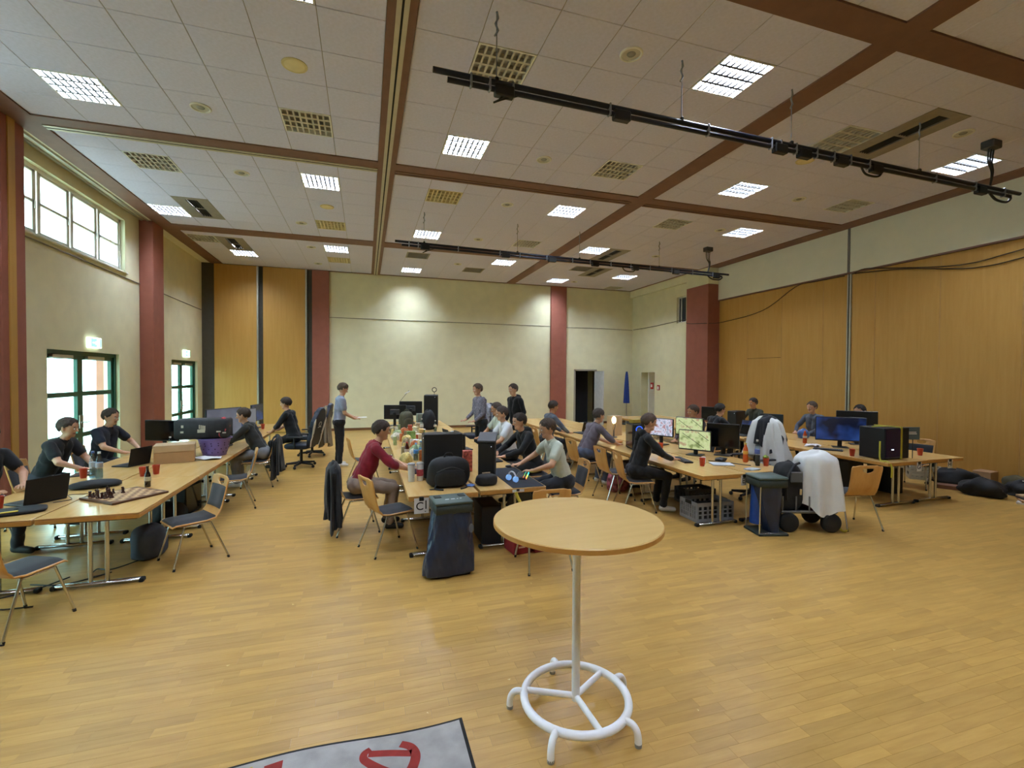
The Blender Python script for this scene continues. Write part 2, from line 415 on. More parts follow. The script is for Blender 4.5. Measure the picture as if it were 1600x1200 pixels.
wb = struct('wall_back', MB().box(XL, 8.24, YB, YB + .25, 0, ZC + .14).box(9.15, XR + .6, YB, YB + .25, 0, ZC + .14).box(8.24, 9.15, YB, YB + .25, 2.2, ZC + .14).box(8.0, 9.4, YB + 1.2, YB + 1.3, 0, 2.6).box(7.9, 8.0, YB + .25, YB + 1.3, 0, 2.6).box(9.4, 9.5, YB + .25, YB + 1.3, 0, 2.6).box(7.9, 9.5, YB + .25, YB + 1.3, 2.5, 2.6).box(7.9, 9.5, YB, YB + 1.3, -.1, -.005), M_WALL, label='plain cream far wall')
struct('wall_front', MB().box(XL, XR + .6, YF - .3, YF, 0, ZC + .14), M_WALL, label='cream wall behind the camera')
# right-hand wall: base, fascia, wood panels
mb = MB().box(11.30, 11.6, YF, 12.8, 0, ZC + .14)
def seg(mb, ya, yb, opens):
    cuts = sorted({ya, yb, *[o[0] for o in opens], *[o[1] for o in opens]})
    for a, b in zip(cuts[:-1], cuts[1:]):
        z = 0
        for q0, q1 in sorted([(o[2], o[3]) for o in opens if o[0] <= a + 1e-6 and o[1] >= b - 1e-6]):
            if q0 > z: mb.box(10.9, 11.3, a, b, z, q0)
            z = q1
        mb.box(10.9, 11.3, a, b, z, ZC + .14)
seg(mb, 13.9, YB, [(14.1, 14.63, 3.94, 4.88), (15.95, 16.9, 0, 2.15)])
mb.box(11.3, 11.5, 13.9, YB, 0, ZC)
wr = struct('wall_right', mb, M_WALL, label='wall lined with tall amber wood panels')
nb += 1; struct(f'trim_{nb}', MB().box(11.15, 11.30, YF, 12.8, 4.53, ZC), M_WHITEWALL, label='pale fascia band above the wood panels')
nb += 1; struct(f'trim_{nb}', MB().box(11.135, 11.30, YF, 12.8, 4.495, 4.53), M_BEAM, label='thin dark strip under the pale fascia')
nb += 1; struct(f'trim_{nb}', MB().box(10.75, 11.3, 12.8, 13.9, 5.05, ZC).box(10.78, 11.3, 13.9, YB, 5.31, ZC), M_WALL, label='cream bulkhead over the red corner column')
pedges = [-3.55, -2.33, -1.06, .2, 1.47, 2.73, 4.0, 5.27, 6.54, 7.82, 8.36]
pedges2 = [8.46, 9.1, 10.35, 11.58, 12.78]
for E_ in (pedges, pedges2):
    for a, b in zip(E_[:-1], E_[1:]):
        MB().rbox(11.20, 11.30, a + .004, b - .004, .02, 4.495, .004).build('panel', M_VENEER, wr)
        MB().box(11.196, 11.21, b - .011, b + .003, .02, 4.495).build('panel_joint', mat('pale_joint_strip', '#b98f55', .5), wr)
MB().box(11.195, 11.2, 10.36, 11.57, 2.545, 2.555).build('panel_seam', M_DARK, wr)
p = MB().box(11.17, 11.30, 8.36, 8.40, 0, 4.53).box(11.17, 11.30, 8.43, 8.46, 0, 4.53).build('guide_post', M_ALU, wr)
MB().box(11.175, 11.30, 8.40, 8.43, 0, ZC - .02).build('guide_slot', M_DARK, wr)
MB().box(11.14, 11.16, 8.385, 8.445, 4.53, ZC - .02).build('guide_strip', mat('dull_grey_strip', '#6f6a66', .5), wr)
# baseboards
M_BASE = mat('brown_baseboard', '#6e4a2c', .5)
struct('baseboard_back', MB().box(-1.2, 7.11, YB - .02, YB, 0, .09).box(7.78, 8.2, YB - .02, YB, 0, .09).box(9.3, 10.9, YB - .02, YB, 0, .09), M_BASE, label='low brown baseboard on the far wall')
struct('baseboard_left', MB().box(XL, XL + .02, 13.72, 14.95, 0, .09).box(XL, XL + .02, 12.2, 13.1, 0, .09).box(XL, XL + .02, 8.75, 9.7, 0, .09), M_BASE, label='low brown baseboard under the windows')
# pillars
def pillar(x0, x1, y0, y1, z1_, label, m=M_RED):
    o = MB().rbox(x0, x1, y0, y1, 0, z1_, .01).build('pillar', m); return tag(o, label, kind='structure')
p1 = pillar(XL, -4.78, 8.27, 8.76, ZC - .02, 'oxblood wall pillar with a wooden strip, by the nearer glass door')
MB().box(-4.782, -4.765, 8.40, 8.54, 0, ZC - .02).build('jamb_strip', M_VENEER, p1)
pillar(XL, -4.78, 13.11, 13.72, ZC - .02, 'oxblood wall pillar between the two glass doors')
pillar(XL, -4.78, 3.38, 3.74, ZC - .02, 'oxblood wall pillar level with the camera beam')
pillar(-1.76, -1.21, YB - .12, YB, ZC - .02, 'oxblood pillar beside the parked wood panels on the far wall')
pillar(7.11, 7.78, YB - .12, YB, ZC - .02, 'oxblood pillar on the far wall left of the dark doorway')
pillar(10.75, 11.3, 12.8, 13.9, 5.05, 'wide oxblood corner column at the end of the wood panels')
# parked partition panels
for x0, x1, lab in ((-4.70, -3.41, 'amber wood partition panel parked in the far corner'), (-3.27, -1.92, 'amber wood partition panel next to the red pillar')):
    t = tag(MB().rbox(x0, x1 - .05, YB - .14, YB - .04, .02, ZC - .02, .004).build('partition_panel', M_VENEER), lab, 'panel')
    MB().box(x1 - .05, x1, YB - .145, YB - .035, .02, ZC - .02).build('edge_profile', M_ALU, t)
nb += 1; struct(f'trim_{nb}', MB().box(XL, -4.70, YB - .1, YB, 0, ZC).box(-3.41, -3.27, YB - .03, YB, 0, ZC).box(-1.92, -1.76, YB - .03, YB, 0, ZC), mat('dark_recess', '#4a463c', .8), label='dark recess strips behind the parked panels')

# ------------------------------------------------------------------ windows and doors
def window(n, y0, y1, z0_, z1_, cols, label):
    w = struct(f'window_{n}', MB().box(XL - .16, XL - .08, y0, y1, z0_, z0_ + .06).box(XL - .16, XL - .08, y0, y1, z1_ - .06, z1_).box(XL - .16, XL - .08, y0, y0 + .06, z0_, z1_).box(XL - .16, XL - .08, y1 - .06, y1, z0_, z1_), M_WINFRAME, label=label)
    wd = (y1 - y0) / cols
    for k in range(cols):
        a, b = y0 + k * wd, y0 + (k + 1) * wd
        m = MB(); zc = (z0_ + z1_) / 2; s = .055
        m.rbox(XL - .15, XL - .09, a + .02, a + .02 + s + .03, z0_ + .05, z1_ - .05, .006).rbox(XL - .15, XL - .09, b - .02 - s - .03, b - .02, z0_ + .05, z1_ - .05, .006)
        m.rbox(XL - .15, XL - .09, a + .05, b - .05, z0_ + .05, z0_ + .05 + s, .006).rbox(XL - .15, XL - .09, a + .05, b - .05, z1_ - .05 - s, z1_ - .05, .006).rbox(XL - .15, XL - .09, a + .05, b - .05, zc - .025, zc + .025, .006)
        sash = m.build('sash', M_WINFRAME, w)
        for za, zb in ((z0_ + .1, zc - .02), (zc + .02, z1_ - .1)):
            MB().box(XL - .124, XL - .118, a + .09, b - .09, za, zb).build('pane', M_GLASS, sash)
        MB().rbox(XL - .09, XL - .07, b - .075, b - .055, zc - .12, zc + .02, .004).build('handle', M_ALU, sash)
    MB().rbox(XL - .08, XL + .05, y0 - .03, y1 + .03, z0_ - .035, z0_, .006).build('sill', M_WINFRAME, w)
    return w
window(1, 8.80, 12.45, 4.22, 5.36, 4, 'high white-framed window over the nearer glass door')
window(2, 3.95, 7.60, 4.22, 5.36, 4, 'high white-framed window beside the camera')
def gdoor(n, y0, y1, h, label):
    w = struct(f'door_{n}', MB().box(XL - .18, XL - .06, y0, y0 + .06, 0, h).box(XL - .18, XL - .06, y1 - .06, y1, 0, h).box(XL - .18, XL - .06, y0, y1, h - .07, h), M_GREEN, label=label)
    c = y0 + (y1 - y0) * .47
    for a, b in ((y0 + .06, c), (c, y1 - .06)):
        f = MB().box(XL - .15, XL - .09, a, a + .085, .0, h - .07).box(XL - .15, XL - .09, b - .085, b, 0, h - .07)
        for z in (0.0, .78, 1.56, h - .15): f.box(XL - .149, XL - .091, a + .08, b - .08, z, z + .085 if z else .14)
        leaf = f.build('door_leaf', M_GREEN, w)
        for za, zb in ((.14, .78), (.865, 1.56), (1.645, h - .15)):
            MB().box(XL - .123, XL - .117, a + .08, b - .08, za, zb).build('pane', M_GLASS2, leaf)
        s = 1 if a > y0 + .1 else -1
        MB().rbox(XL - .09, XL - .07, (a + .02) if s > 0 else b - .06, (a + .06) if s > 0 else b - .02, .95, 1.2, .004).tube([(XL - .07, a + .04 if s > 0 else b - .04, 1.06), (XL - .03, a + .04 if s > 0 else b - .04, 1.06), (XL - .03, a + .17 if s > 0 else b - .17, 1.06)], .01, 6).build('door_handle', M_ALU, leaf)
        MB().rbox(XL - .09, XL - .03, a + .15, a + .75, h - .14, h - .08, .006).build('door_closer', M_ALU, leaf)
    return w
gdoor(1, 9.75, 12.15, 2.40, 'green-framed double glass door between the two near pillars')
gdoor(2, 15.0, 17.05, 2.38, 'green-framed double glass door by the parked panels')
gdoor(3, 4.9, 7.3, 2.40, 'green-framed double glass door beside the camera')
d4 = struct('door_4', MB().box(8.18, 8.24, YB - .03, YB + .25, 0, 2.26).box(9.15, 9.21, YB - .03, YB + .25, 0, 2.26).box(8.18, 9.21, YB - .03, YB + .25, 2.2, 2.26), mat('grey_door_frame', '#9a9588', .5), label='dark open doorway in the far wall')
MB().box(9.11, 9.15, YB - .75, YB + .0, .01, 2.19).build('door_leaf', mat('pale_door_leaf', '#c9ccd0', .4), d4)
MB().box(8.24, 9.11, YB + .6, YB + .62, 0, 2.2).build('dark_room_sheet', mat('unlit_room_dark', '#17171a', .9), d4)  # sheet coloured near black for the darkness of the unlit room
d5 = struct('door_5', MB().box(11.22, 11.26, 15.95, 16.9, 0, 2.15), mat('cream_door', '#cfc49f', .6), label='cream door in a niche beside the fire alarm')
MB().box(10.93, 11.22, 16.40, 16.45, 0, 2.15).build('door_edge', M_WHITEMET, d5)
w3 = struct('window_3', MB().box(10.97, 11.03, 14.1, 14.63, 3.94, 3.98).box(10.97, 11.03, 14.1, 14.63, 4.84, 4.88).box(10.97, 11.03, 14.59, 14.63, 3.94, 4.88).box(10.97, 11.03, 14.1, 14.14, 3.94, 4.88).box(10.97, 11.03, 14.44, 14.48, 3.94, 4.88), M_WINFRAME, label='small dark internal window by the corner column')
MB().box(11.0, 11.02, 14.14, 14.59, 3.98, 4.84).build('pane', mat('dark_pane', '#2a2f38', .1), w3)
# outside
struct('ground_outside', MB().box(-60, XL - .3, -40, 60, -.4, -.05), M_CONC, label='pale paving outside the glass doors')
pillar(-6.2, -5.8, 13.75, 14.3, 4.0, 'outer reddish post seen through the nearer glass door')
# picture rails / cables on walls
M_WIRE = mat('thin_grey_wire', '#6b6455', .6)
def wire(name, pts, r, m, label, cat='cable', n=5):
    return tag(MB().tube(smooth_path(pts, 5), r, n).build(name, m, smooth=True), label, cat)
wire('wall_cable', [(XL + .01, 8.8, 4.12), (XL + .02, 10.2, 4.11), (XL + .015, 11.5, 4.10), (XL + .015, 13.1, 4.09)], .012, M_WIRE, 'thin cable run below the high window on the cream wall')
wire('wall_cable', [(XL + .01, 13.75, 4.09), (XL + .02, 15.2, 4.07), (XL + .015, 17.4, 4.05)], .010, M_WIRE, 'thin cable run over the farther glass door')
wire('wall_cable', [(-1.2, YB - .012, 3.99), (3, YB - .02, 3.985), (7.1, YB - .012, 3.98)], .010, M_WIRE, 'thin cable run across the middle of the far wall')
wire('wall_cable', [(7.8, YB - .012, 3.96), (9.2, YB - .02, 3.97), (10.88, YB - .012, 3.95)], .010, M_WIRE, 'thin cable run on the far wall over the dark doorway')
wire('wall_cable', [(10.885, 17.5, 3.96), (10.87, 16, 3.96), (10.885, 14.0, 4.02), (10.74, 13.85, 3.85), (10.74, 12.85, 3.75), (11.16, 12.6, 3.78), (11.17, 11.0, 3.95), (11.17, 9.9, 4.45), (11.12, 9.3, 4.47), (11.13, 8.5, 4.46)], .011, mat('brown_cable', '#3c2a1c', .6), 'dark cable sagging from the fascia over the corner column')
wire('wall_cable', [(11.13, 8.3, 4.47), (11.12, 8.0, 4.53), (11.16, 7.4, 4.42), (11.17, 6.2, 4.22), (11.17, 5.4, 4.28), (11.16, 4.3, 4.42), (11.13, 3.0, 4.47)], .012, mat('brown_cable', '#3c2a1c', .6), 'upper dark cable drooping across the near wood panels')
wire('wall_cable', [(11.13, 8.25, 4.47), (11.17, 7.2, 4.36), (11.175, 6.0, 4.12), (11.175, 5.2, 4.16), (11.16, 4.1, 4.35), (11.13, 3.0, 4.45)], .012, mat('brown_cable', '#3c2a1c', .6), 'lower dark cable drooping across the near wood panels')

# ------------------------------------------------------------------ ceiling fittings
M_LAMP = emis('lamp_diffuser_glow', '#deebff', LAMP_STRENGTH)
M_BLADE = mat('grey_louvre_blade', '#171717', .3, .0, var=0)
M_BLADE2 = mat('silver_louvre_blade', '#c4c0b6', .35, .1, var=0)
M_YELL = mat('yellowed_plastic', '#d9cda6', .6, var=.06)
M_OFF = mat('unlit_reflector', '#a5a29c', .35, .1, var=0)
def lamp_meshes(kind):
    h = .315
    fr = MB(); t = .018
    fr.box(-h, h, -h, -h + t, -.004, .09).box(-h, h, h - t, h, -.004, .09).box(-h, -h + t, -h + t, h - t, -.004, .09).box(h - t, h, -h + t, h - t, -.004, .09)
    bm_ = {'lit': M_BLADE, 'off': M_BLADE2, 'yel': M_YELL}[kind]
    f = fr.mesh('lamp_frame'); f.materials.append(M_WHITEMET if kind != 'yel' else M_YELL)
    d = MB().box(-h + t, h - t, -h + t, h - t, .075, .085).mesh('diffuser'); d.materials.append({'lit': M_LAMP, 'off': M_OFF, 'yel': M_YELL}[kind])
    k = h - t
    # blades taper downwards like real parabolic louvres
    bl = MB().prism([(-.004, .055), (.004, .055), (.016, .0), (-.016, .0)], -k, k, 'X').mesh('louvre_blade'); bl.materials.append(bm_)
    bs = MB().prism([(-.003, .053), (.003, .053), (.012, .002), (-.012, .002)], -k, k, 'Y').mesh('louvre_blade'); bs.materials.append(bm_)
    return f, d, bl, bs
LM = {k: lamp_meshes(k) for k in ('lit', 'off', 'yel')}
BAYN = ['window side bay', 'middle bay', 'panel side bay']; ROWN = ['added unseen behind nearest cross beam', 'between the first two cross beams', 'between the second and third cross beams', 'in the row by the far wall']
def cell(b, i, r, j): return BX[b][i], BX[b][i + 1], BY[r][j], BY[r][j + 1]
def pos_word(b, i): return ['beside the window beam', 'beside the window beam', 'left of the bay centre', 'in the bay centre', 'right of the bay centre', 'beside the right beam', 'beside the right beam', 'beside the right beam'][i]
lamp_labels = {}
def ceiling_lamp(q, kind):
    x0, x1, y0, y1 = cell(*q); b, i, r, j = q
    st = {'lit': 'lit square louvre ceiling light', 'off': 'switched-off silver louvre ceiling light', 'yel': 'yellowed square ceiling light panel'}[kind]
    lab = f'{st}, {BAYN[b]}, {ROWN[r]}, {["far left","left","left","centre","right","right","far right","far right"][i]} {["front","front","front third","middle","middle","back third","back","back","back","back"][j]}'
    t = thing('ceiling_light', ' '.join(lab.split()[:16]), 'ceiling light', ((x0 + x1) / 2, (y0 + y1) / 2, ZC), 0, 'square louvre ceiling lights')
    f, d, bl, bs = LM[kind]
    sx, sy = (x1 - x0 - .012) / .63, (y1 - y0 - .012) / .63
    for nm, me in (('lamp_frame', f), ('diffuser', d)):
        o = share(nm, me, t); o.scale = (sx, sy, 1)
    for n_ in (-1, 0, 1): o = share('louvre_blade', bl, t, (0, n_ * .149 * sy, 0)); o.scale = (sx, 1, 1)
    for n_ in range(-3, 4): o = share('louvre_blade', bs, t, (n_ * .0745 * sx, 0, 0)); o.scale = (1, sy, 1)
for q in LIT:
    if q[2] == 0 and q[3] < 8: pass
    ceiling_lamp(q, 'lit')
for q in UNLIT: ceiling_lamp(q, 'off')
for q in YEL: ceiling_lamp(q, 'yel')
M_VENT = mat('grey_vent_plate', '#8d8780', .5, .2)
M_VENTD = mat('vent_slot_dark', '#3a3733', .7)
for (b, i, r, j, n), lab in zip(VENTS, ['grey slotted air vent beside the lit lamp near the window beam', 'long grey air vent near the front bar, panel side', 'grey slotted air vent in the far row, window side', 'grey slotted air vent in the panel bay above the second bar', 'grey slotted air vent in the panel bay by the far wall']):
    x0, x1 = BX[b][i], BX[b][i + 1]; y0 = BY[r][j]; y1 = BY[r][j + n]
    t = thing('air_vent', lab, 'air vent', ((x0 + x1) / 2, (y0 + y1) / 2, ZC)); w, d = (x1 - x0) / 2 - .005, (y1 - y0) / 2 - .005
    MB().box(-w, -.11, -d, d, -.002, .02).box(.11, w, -d, d, -.002, .02).box(-.11, .11, -d, -d + .12, -.002, .02).box(-.11, .11, d - .12, d, -.002, .02).box(-.11, .11, -.02, .02, -.002, .02).build('vent_plate', M_VENT, t)
    MB().box(-.11, .11, -d + .12, d - .12, .05, .06).build('duct', M_VENTD, t)
    for k in (-.07, -.023, .023, .07): MB().box(k - .003, k + .003, -d + .12, d - .12, .0, .04).build('vent_blade', M_VENTD, t)
for q, lab in zip(GRILLE, ['dark square ceiling grille behind the second bar, middle bay', 'dark square ceiling grille close to the far wall, middle bay', 'dark square ceiling grille in the far row, panel side']):
    x0, x1, y0, y1 = cell(*q); w, d = (x1 - x0) / 2 - .005, (y1 - y0) / 2 - .005
    t = thing('ceiling_grille', lab, 'grille', ((x0 + x1) / 2, (y0 + y1) / 2, ZC))
    MB().box(-w, w, -d, -d + .04, -.002, .02).box(-w, w, d - .04, d, -.002, .02).box(-w, -w + .04, -d + .04, d - .04, -.002, .02).box(w - .04, w, -d + .04, d - .04, -.002, .02).build('grille_frame', M_VENT, t)
    MB().box(-w + .04, w - .04, -d + .04, d - .04, .03, .04).build('duct', M_VENTD, t)
    for k in range(9): y = -d + .04 + (k + .5) * (2 * d - .08) / 9; MB().box(-w + .04, w - .04, y - .008, y + .008, .0, .02).build('grille_bar', M_VENT, t)
M_CHROME = mat('polished_chrome', '#dadada', .15, 1.0, var=0)
M_DLC = mat('downlight_silver', '#dcdad4', .3, .0, var=0)
DL = [(-2.13, 7.38), (2.84, 4.67), (2.84, 7.36), (-2.12, 9.53), (-1.46, 12.22), (8.40, 4.66), (8.38, 7.38), (2.86, 9.53), (-1.47, 14.44), (8.33, 9.53), (2.86, 12.2), (8.33, 12.2), (2.86, 15.1), (7.64, 16.5), (-1.47, 16.5)]
DLN = ['in the window bay before the second cross beam', 'in the middle bay beside the front bar', 'in the middle bay before the second cross beam', 'in the window bay just past the second cross beam', 'in the window bay before the third cross beam', 'in the panel bay beside the front bar', 'in the panel bay before the second cross beam', 'in the middle bay just past the second cross beam', 'in the window bay past the third cross beam', 'in the panel bay just past the second cross beam', 'in the middle bay before the third cross beam', 'in the panel bay before the third cross beam', 'in the middle bay past the third cross beam', 'in the panel bay by the far wall', 'in the window bay by the far wall']
for (x, y), w in zip(DL, DLN):
    t = thing('ceiling_downlight', f'round chrome downlight {w}', 'downlight', (x, y, ZC), 0, 'round chrome downlights')
    MB().tube([(.115 * math.cos(R(q_)), .115 * math.sin(R(q_)), -.004) for q_ in range(0, 360, 15)], .014, 8, closed=True).build('trim_ring', M_DLC, t, smooth=True)
    MB().lathe([(.112, -.003), (.112, .002)], 24).build('reflector', mat('downlight_reflector', '#b8b6b0', .3, .3, var=0), t)
    MB().ball((0, 0, -.004), (.05, .05, .014), 14, 6).build('bulb', mat('unlit_bulb_glass', '#8f908d', .2), t, smooth=True)
for (x, y), lab in zip([(-.79, 6.04), (-.79, 10.87), (6.99, 6.05)], ['round cream ceiling speaker in the window bay near the camera', 'round cream ceiling speaker in the window bay, middle rows', 'round cream ceiling speaker in the panel bay']):
    t = thing('ceiling_speaker', lab, 'speaker', (x, y, ZC))
    MB().lathe([(.0, -.01), (.09, -.012), (.12, -.008), (.13, 0)], 24).build('speaker_grille', M_YELL, t, smooth=True)
    MB().lathe([(.128, -.009), (.14, -.009), (.142, 0), (.128, 0)], 24).build('speaker_rim', mat('cream_rim', '#c9bb8e', .5), t, smooth=True)

# ------------------------------------------------------------------ suspended lighting bars
M_PIPE = mat('dark_blue_black_pipe', '#1d2130', .35, .3, var=.05)
M_CLAMP = mat('grey_clamp', '#8a8f99', .4, .6)
M_BLACK = mat('black_plastic', '#141414', .45, var=.1)
def light_bar(lab, xa, ya, xb, yb, z, hooks, clamps):
    L_ = math.hypot(xb - xa, yb - ya); t = thing('lighting_bar', lab, 'lighting bar', (xa, ya, z), math.atan2(yb - ya, xb - xa))
    MB().tube([(0, 0, 0), (L_, 0, 0)], .028, 12).build('upper_pipe', M_PIPE, t, smooth=True)
    MB().tube([(.14, 0, -.068), (L_ - .25, 0, -.068)], .026, 12).build('lower_pipe', M_PIPE, t, smooth=True)
    for c in clamps: MB().rbox(c - .012, c + .012, -.034, .034, -.10, .034, .008).build('clamp', M_CLAMP, t)
    for c in clamps[1::2]: MB().rbox(c + .05, c + .25, -.04, .04, -.13, -.02, .01).build('junction_box', M_BLACK, t)
    for h in hooks:
        w = MB().tube([(h, 0, .03), (h, 0, ZC - z - .01)], .006, 6).build('hanger_wire', M_CLAMP, t)
        MB().tube([(h - .02, 0, ZC - z - .25), (h + .015, 0, ZC - z - .19), (h - .015, 0, ZC - z - .13), (h + .015, 0, ZC - z - .07), (h, 0, ZC - z - .01)], .011, 6).build('hook', M_CLAMP, w)
        MB().rbox(h - .02, h + .02, -.03, .03, .0, .05, .01).build('clamp', M_BLACK, t)
    k = L_ - .25
    MB().tube(smooth_path([(k - .5, 0, -.08), (k - .35, 0, -.16), (k - .1, 0, -.17), (k + .02, 0, -.10), (k - .05, 0, -.05)], 6), .018, 8).build('cable_loop', M_BLACK, t, smooth=True)
    for n_ in range(3):
        MB().tube(smooth_path([(k - .5, 0, 0), (k - .43 + n_ * .02, .02, .25), (k - .52 + n_ * .05, .02, .4), (k - .55 + n_ * .06, 0, ZC - z - .12)], 6), .012, 6).build('feed_cable', M_BLACK, t, smooth=True)
    MB().rbox(k - .6, k - .38, -.08, .08, ZC - z - .12, ZC - z - .002, .01).build('ceiling_box', mat('dark_connector_box', '#3a3a3c', .5), t)
    MB().tube(smooth_path([(.72, 0, -.09), (.66, 0, -.16), (.6, 0, -.2), (.7, 0, -.15), (.85, 0, -.09)], 5), .009, 6).build('loose_cable', M_BLACK, t, smooth=True)
    MB().tube(smooth_path([(L_ * .62, 0, -.08), (L_ * .63, 0, -.17), (L_ * .655, 0, -.17), (L_ * .665, 0, -.08)], 6), .014, 6).build('cable_loop', M_BLACK, t, smooth=True)
light_bar('dark double-pipe lighting bar hanging closest to the camera', .61, 4.52, 9.83, 4.70, 4.9, [.63, 2.83, 4.48, 6.86], [.37, .56, .8, 1.9, 3.2, 4.15, 4.3, 4.55, 4.9, 5.2, 5.5, 5.85, 7.2, 8.1, 8.8])
light_bar('dark double-pipe lighting bar hanging over the middle of the rows', .61, 10.5, 9.88, 10.95, 4.9, [.63, 2.84, 4.5, 6.9], [.3, .5, 1.4, 2.4, 2.9, 3.6, 4.3, 4.8, 5.4, 6.0, 6.6, 7.3, 8.0, 8.7])

# exit signs
M_EXIT = emis('exit_sign_glow', '#e8fff6', 3.0)
def exit_sign(y, lab):
    t = thing('exit_sign', lab, 'exit sign', (XL + .04, y, 2.58))
    MB().rbox(-.04, .03, -.2, .2, -.1, .1, .01).build('housing', M_EXIT, t)
    MB().box(.031, .033, -.18, .18, -.08, .08).build('sign_face', mat('exit_face_green', '#7fd8b0', .4, emit='#9affd0', es=1.2), t)
    g_ = emis('exit_pictogram_white', '#ffffff', 2.5)
    MB().box(.034, .036, .02, .11, -.07, .07).build('door_symbol', g_, t)
    MB().box(.034, .036, -.13, -.03, -.012, .012).prism([(-.03, -.035), (.01, 0), (-.03, .035)], .034, .036, 'X').build('arrow_symbol', g_, t)
exit_sign(11.1, 'small glowing exit sign over the nearer glass door')
exit_sign(16.0, 'small glowing exit sign over the farther glass door')
t = thing('alarm_box', 'small red alarm box with white face beside the niche', 'alarm', (10.88, 16.1, 1.61))
MB().rbox(-.02, .02, -.09, .09, -.13, .13, .01).build('alarm_body', mat('alarm_red', '#a32620', .5), t); MB().box(-.023, -.02, -.05, .05, -.05, .06).build('alarm_face', M_WHITEMET, t)
t = thing('fire_sign', 'small square red and white sign right of the alarm box', 'sign', (10.88, 15.68, 1.55))
MB().rbox(-.01, .02, -.08, .08, -.1, .1, .005).build('sign_plate', mat('alarm_red', '#a32620', .5), t); MB().box(-.013, -.01, -.045, .045, -.07, .05).build('sign_face', M_WHITEMET, t)
# ------------------------------------------------------------------ folding tables
M_BEECH = wood('beech_table_top', '#c9a05f', '#d4b074', 'Y', 1.0, 0.2, per_piece=0.05, streak=7.0, bump=0.01)
M_BEECHE = wood('beech_table_edge', '#b5813c', '#c4924c', 'Y', 1.0, 0.35, streak=6.0, bump=0.01)
M_STEEL = mat('satin_chrome_tube', '#c9cacb', .22, 1.0, var=0)
M_SHELL = wood('beech_plywood_shell', '#c08c4a', '#d2a566', 'Z', 1.0, 0.35, streak=7.0, bump=0.0)
M_PAD = mat('charcoal_upholstery', '#23262b', .9, var=.12, scale=40, bump=.1, bscale=300, sheen=.2)
M_RUBBER = mat('black_rubber', '#161616', .8, var=.1)
TZ = 0.71
def make_table(W, Ln):
    t = thing('folding_table', '', 'table')
    MB().rbox(0, W, 0, Ln, TZ - .012, TZ, .004).build('table_top', M_BEECH, t)
    MB().rbox(.001, W - .001, .001, Ln - .001, TZ - .055, TZ - .0125, .006).build('edge_band', M_BEECHE, t)
    MB().box(.06, W - .06, .10, .14, TZ - .085, TZ - .055).box(.06, W - .06, Ln - .14, Ln - .10, TZ - .085, TZ - .055).box(.06, .09, .14, Ln - .14, TZ - .08, TZ - .055).box(W - .09, W - .06, .14, Ln - .14, TZ - .08, TZ - .055).build('under_frame', M_BLACK, t)
    for y in (.17, Ln - .17):
        for dx in (-.065, .065):
            MB().tube([(W / 2 + dx, y, .03), (W / 2 + dx, y, TZ - .056)], .018, 10).build('leg_post', M_STEEL, t, smooth=True)
        f = MB().rbox(.05, W - .05, y - .03, y + .03, .012, .042, .012).build('foot_bar', M_STEEL, t, smooth=60)
        for x in (.05, W - .05): MB().rbox(x - .022, x + .022, y - .032, y + .032, 0, .040, .008).build('foot_cap', M_RUBBER, f)
    return t
ORD = ['front', 'second', 'third', 'fourth', 'fifth', 'sixth']
ROWS = [('outer', -3.58, .78, 5.15, 'in the row along the windows, wall side'), ('inner', -2.78, .78, 5.15, 'in the row along the windows, aisle side'),
        ('c', .43, .76, 5.02, 'on the left side of the row marked C'), ('d', 1.22, .79, 5.06, 'on the right side of the row marked C'),
        ('e', 4.16, .72, 5.00, 'on the left side of the row marked E'), ('f', 4.91, .72, 5.02, 'on the right side of the row marked E'),
        ('g', 7.50, .86, 5.00, 'on the left side of the row marked G'), ('h', 8.40, .86, 5.03, 'on the right side of the row marked G')]
TL = 1.62
protos = {}
for nm, x, W, y0, w in ROWS:
    for k in range(5):
        y = y0 + k * (TL + .02); lab = f'{ORD[k]} beech folding table {w}'
        if W not in protos:
            protos[W] = t = make_table(W, TL); t.location = (x, y, 0); tag(t, lab, 'table', 'beech folding tables')
        else: copy_tree(protos[W], (x, y, 0), 0, lab, 'beech folding tables')

# ------------------------------------------------------------------ stacking chairs
def apply_mods(o):
    dg = bpy.context.evaluated_depsgraph_get(); me = bpy.data.meshes.new_from_object(o.evaluated_get(dg)); o.modifiers.clear(); old = o.data; o.data = me; bpy.data.meshes.remove(old); return o
def shell_pt(s, y, off=0.0):
    prof = [(.235, .422), (.20, .442), (.08, .440), (-.08, .438), (-.165, .452), (-.212, .50), (-.238, .58), (-.262, .68), (-.285, .79), (-.292, .825), (-.298, .865)]
    wid = [.185, .205, .212, .208, .20, .196, .196, .20, .205, .205, .195]
    i = min(int(s), len(prof) - 2); f = s - i
    x = prof[i][0] * (1 - f) + prof[i + 1][0] * f; z = prof[i][1] * (1 - f) + prof[i + 1][1] * f; w = wid[i] * (1 - f) + wid[i + 1] * f
    dx, dz = prof[i + 1][0] - prof[i][0], prof[i + 1][1] - prof[i][1]; l = math.hypot(dx, dz)
    nx, nz = dz / l, -dx / l      # towards the sitter
    if s > 4.2: x += -.022 * (1 - (y * y)) * min(1, (s - 4.2) / 2) + .012
    return Vector((x + nx * off, y * w, z + nz * off))
YS = [-1, -.85, -.6, -.34, -.2, 0, .2, .34, .6, .85, 1]; SS = [i * .5 for i in range(17)] + [8, 8.4, 9, 9.5, 10]
SS = sorted(set(SS))
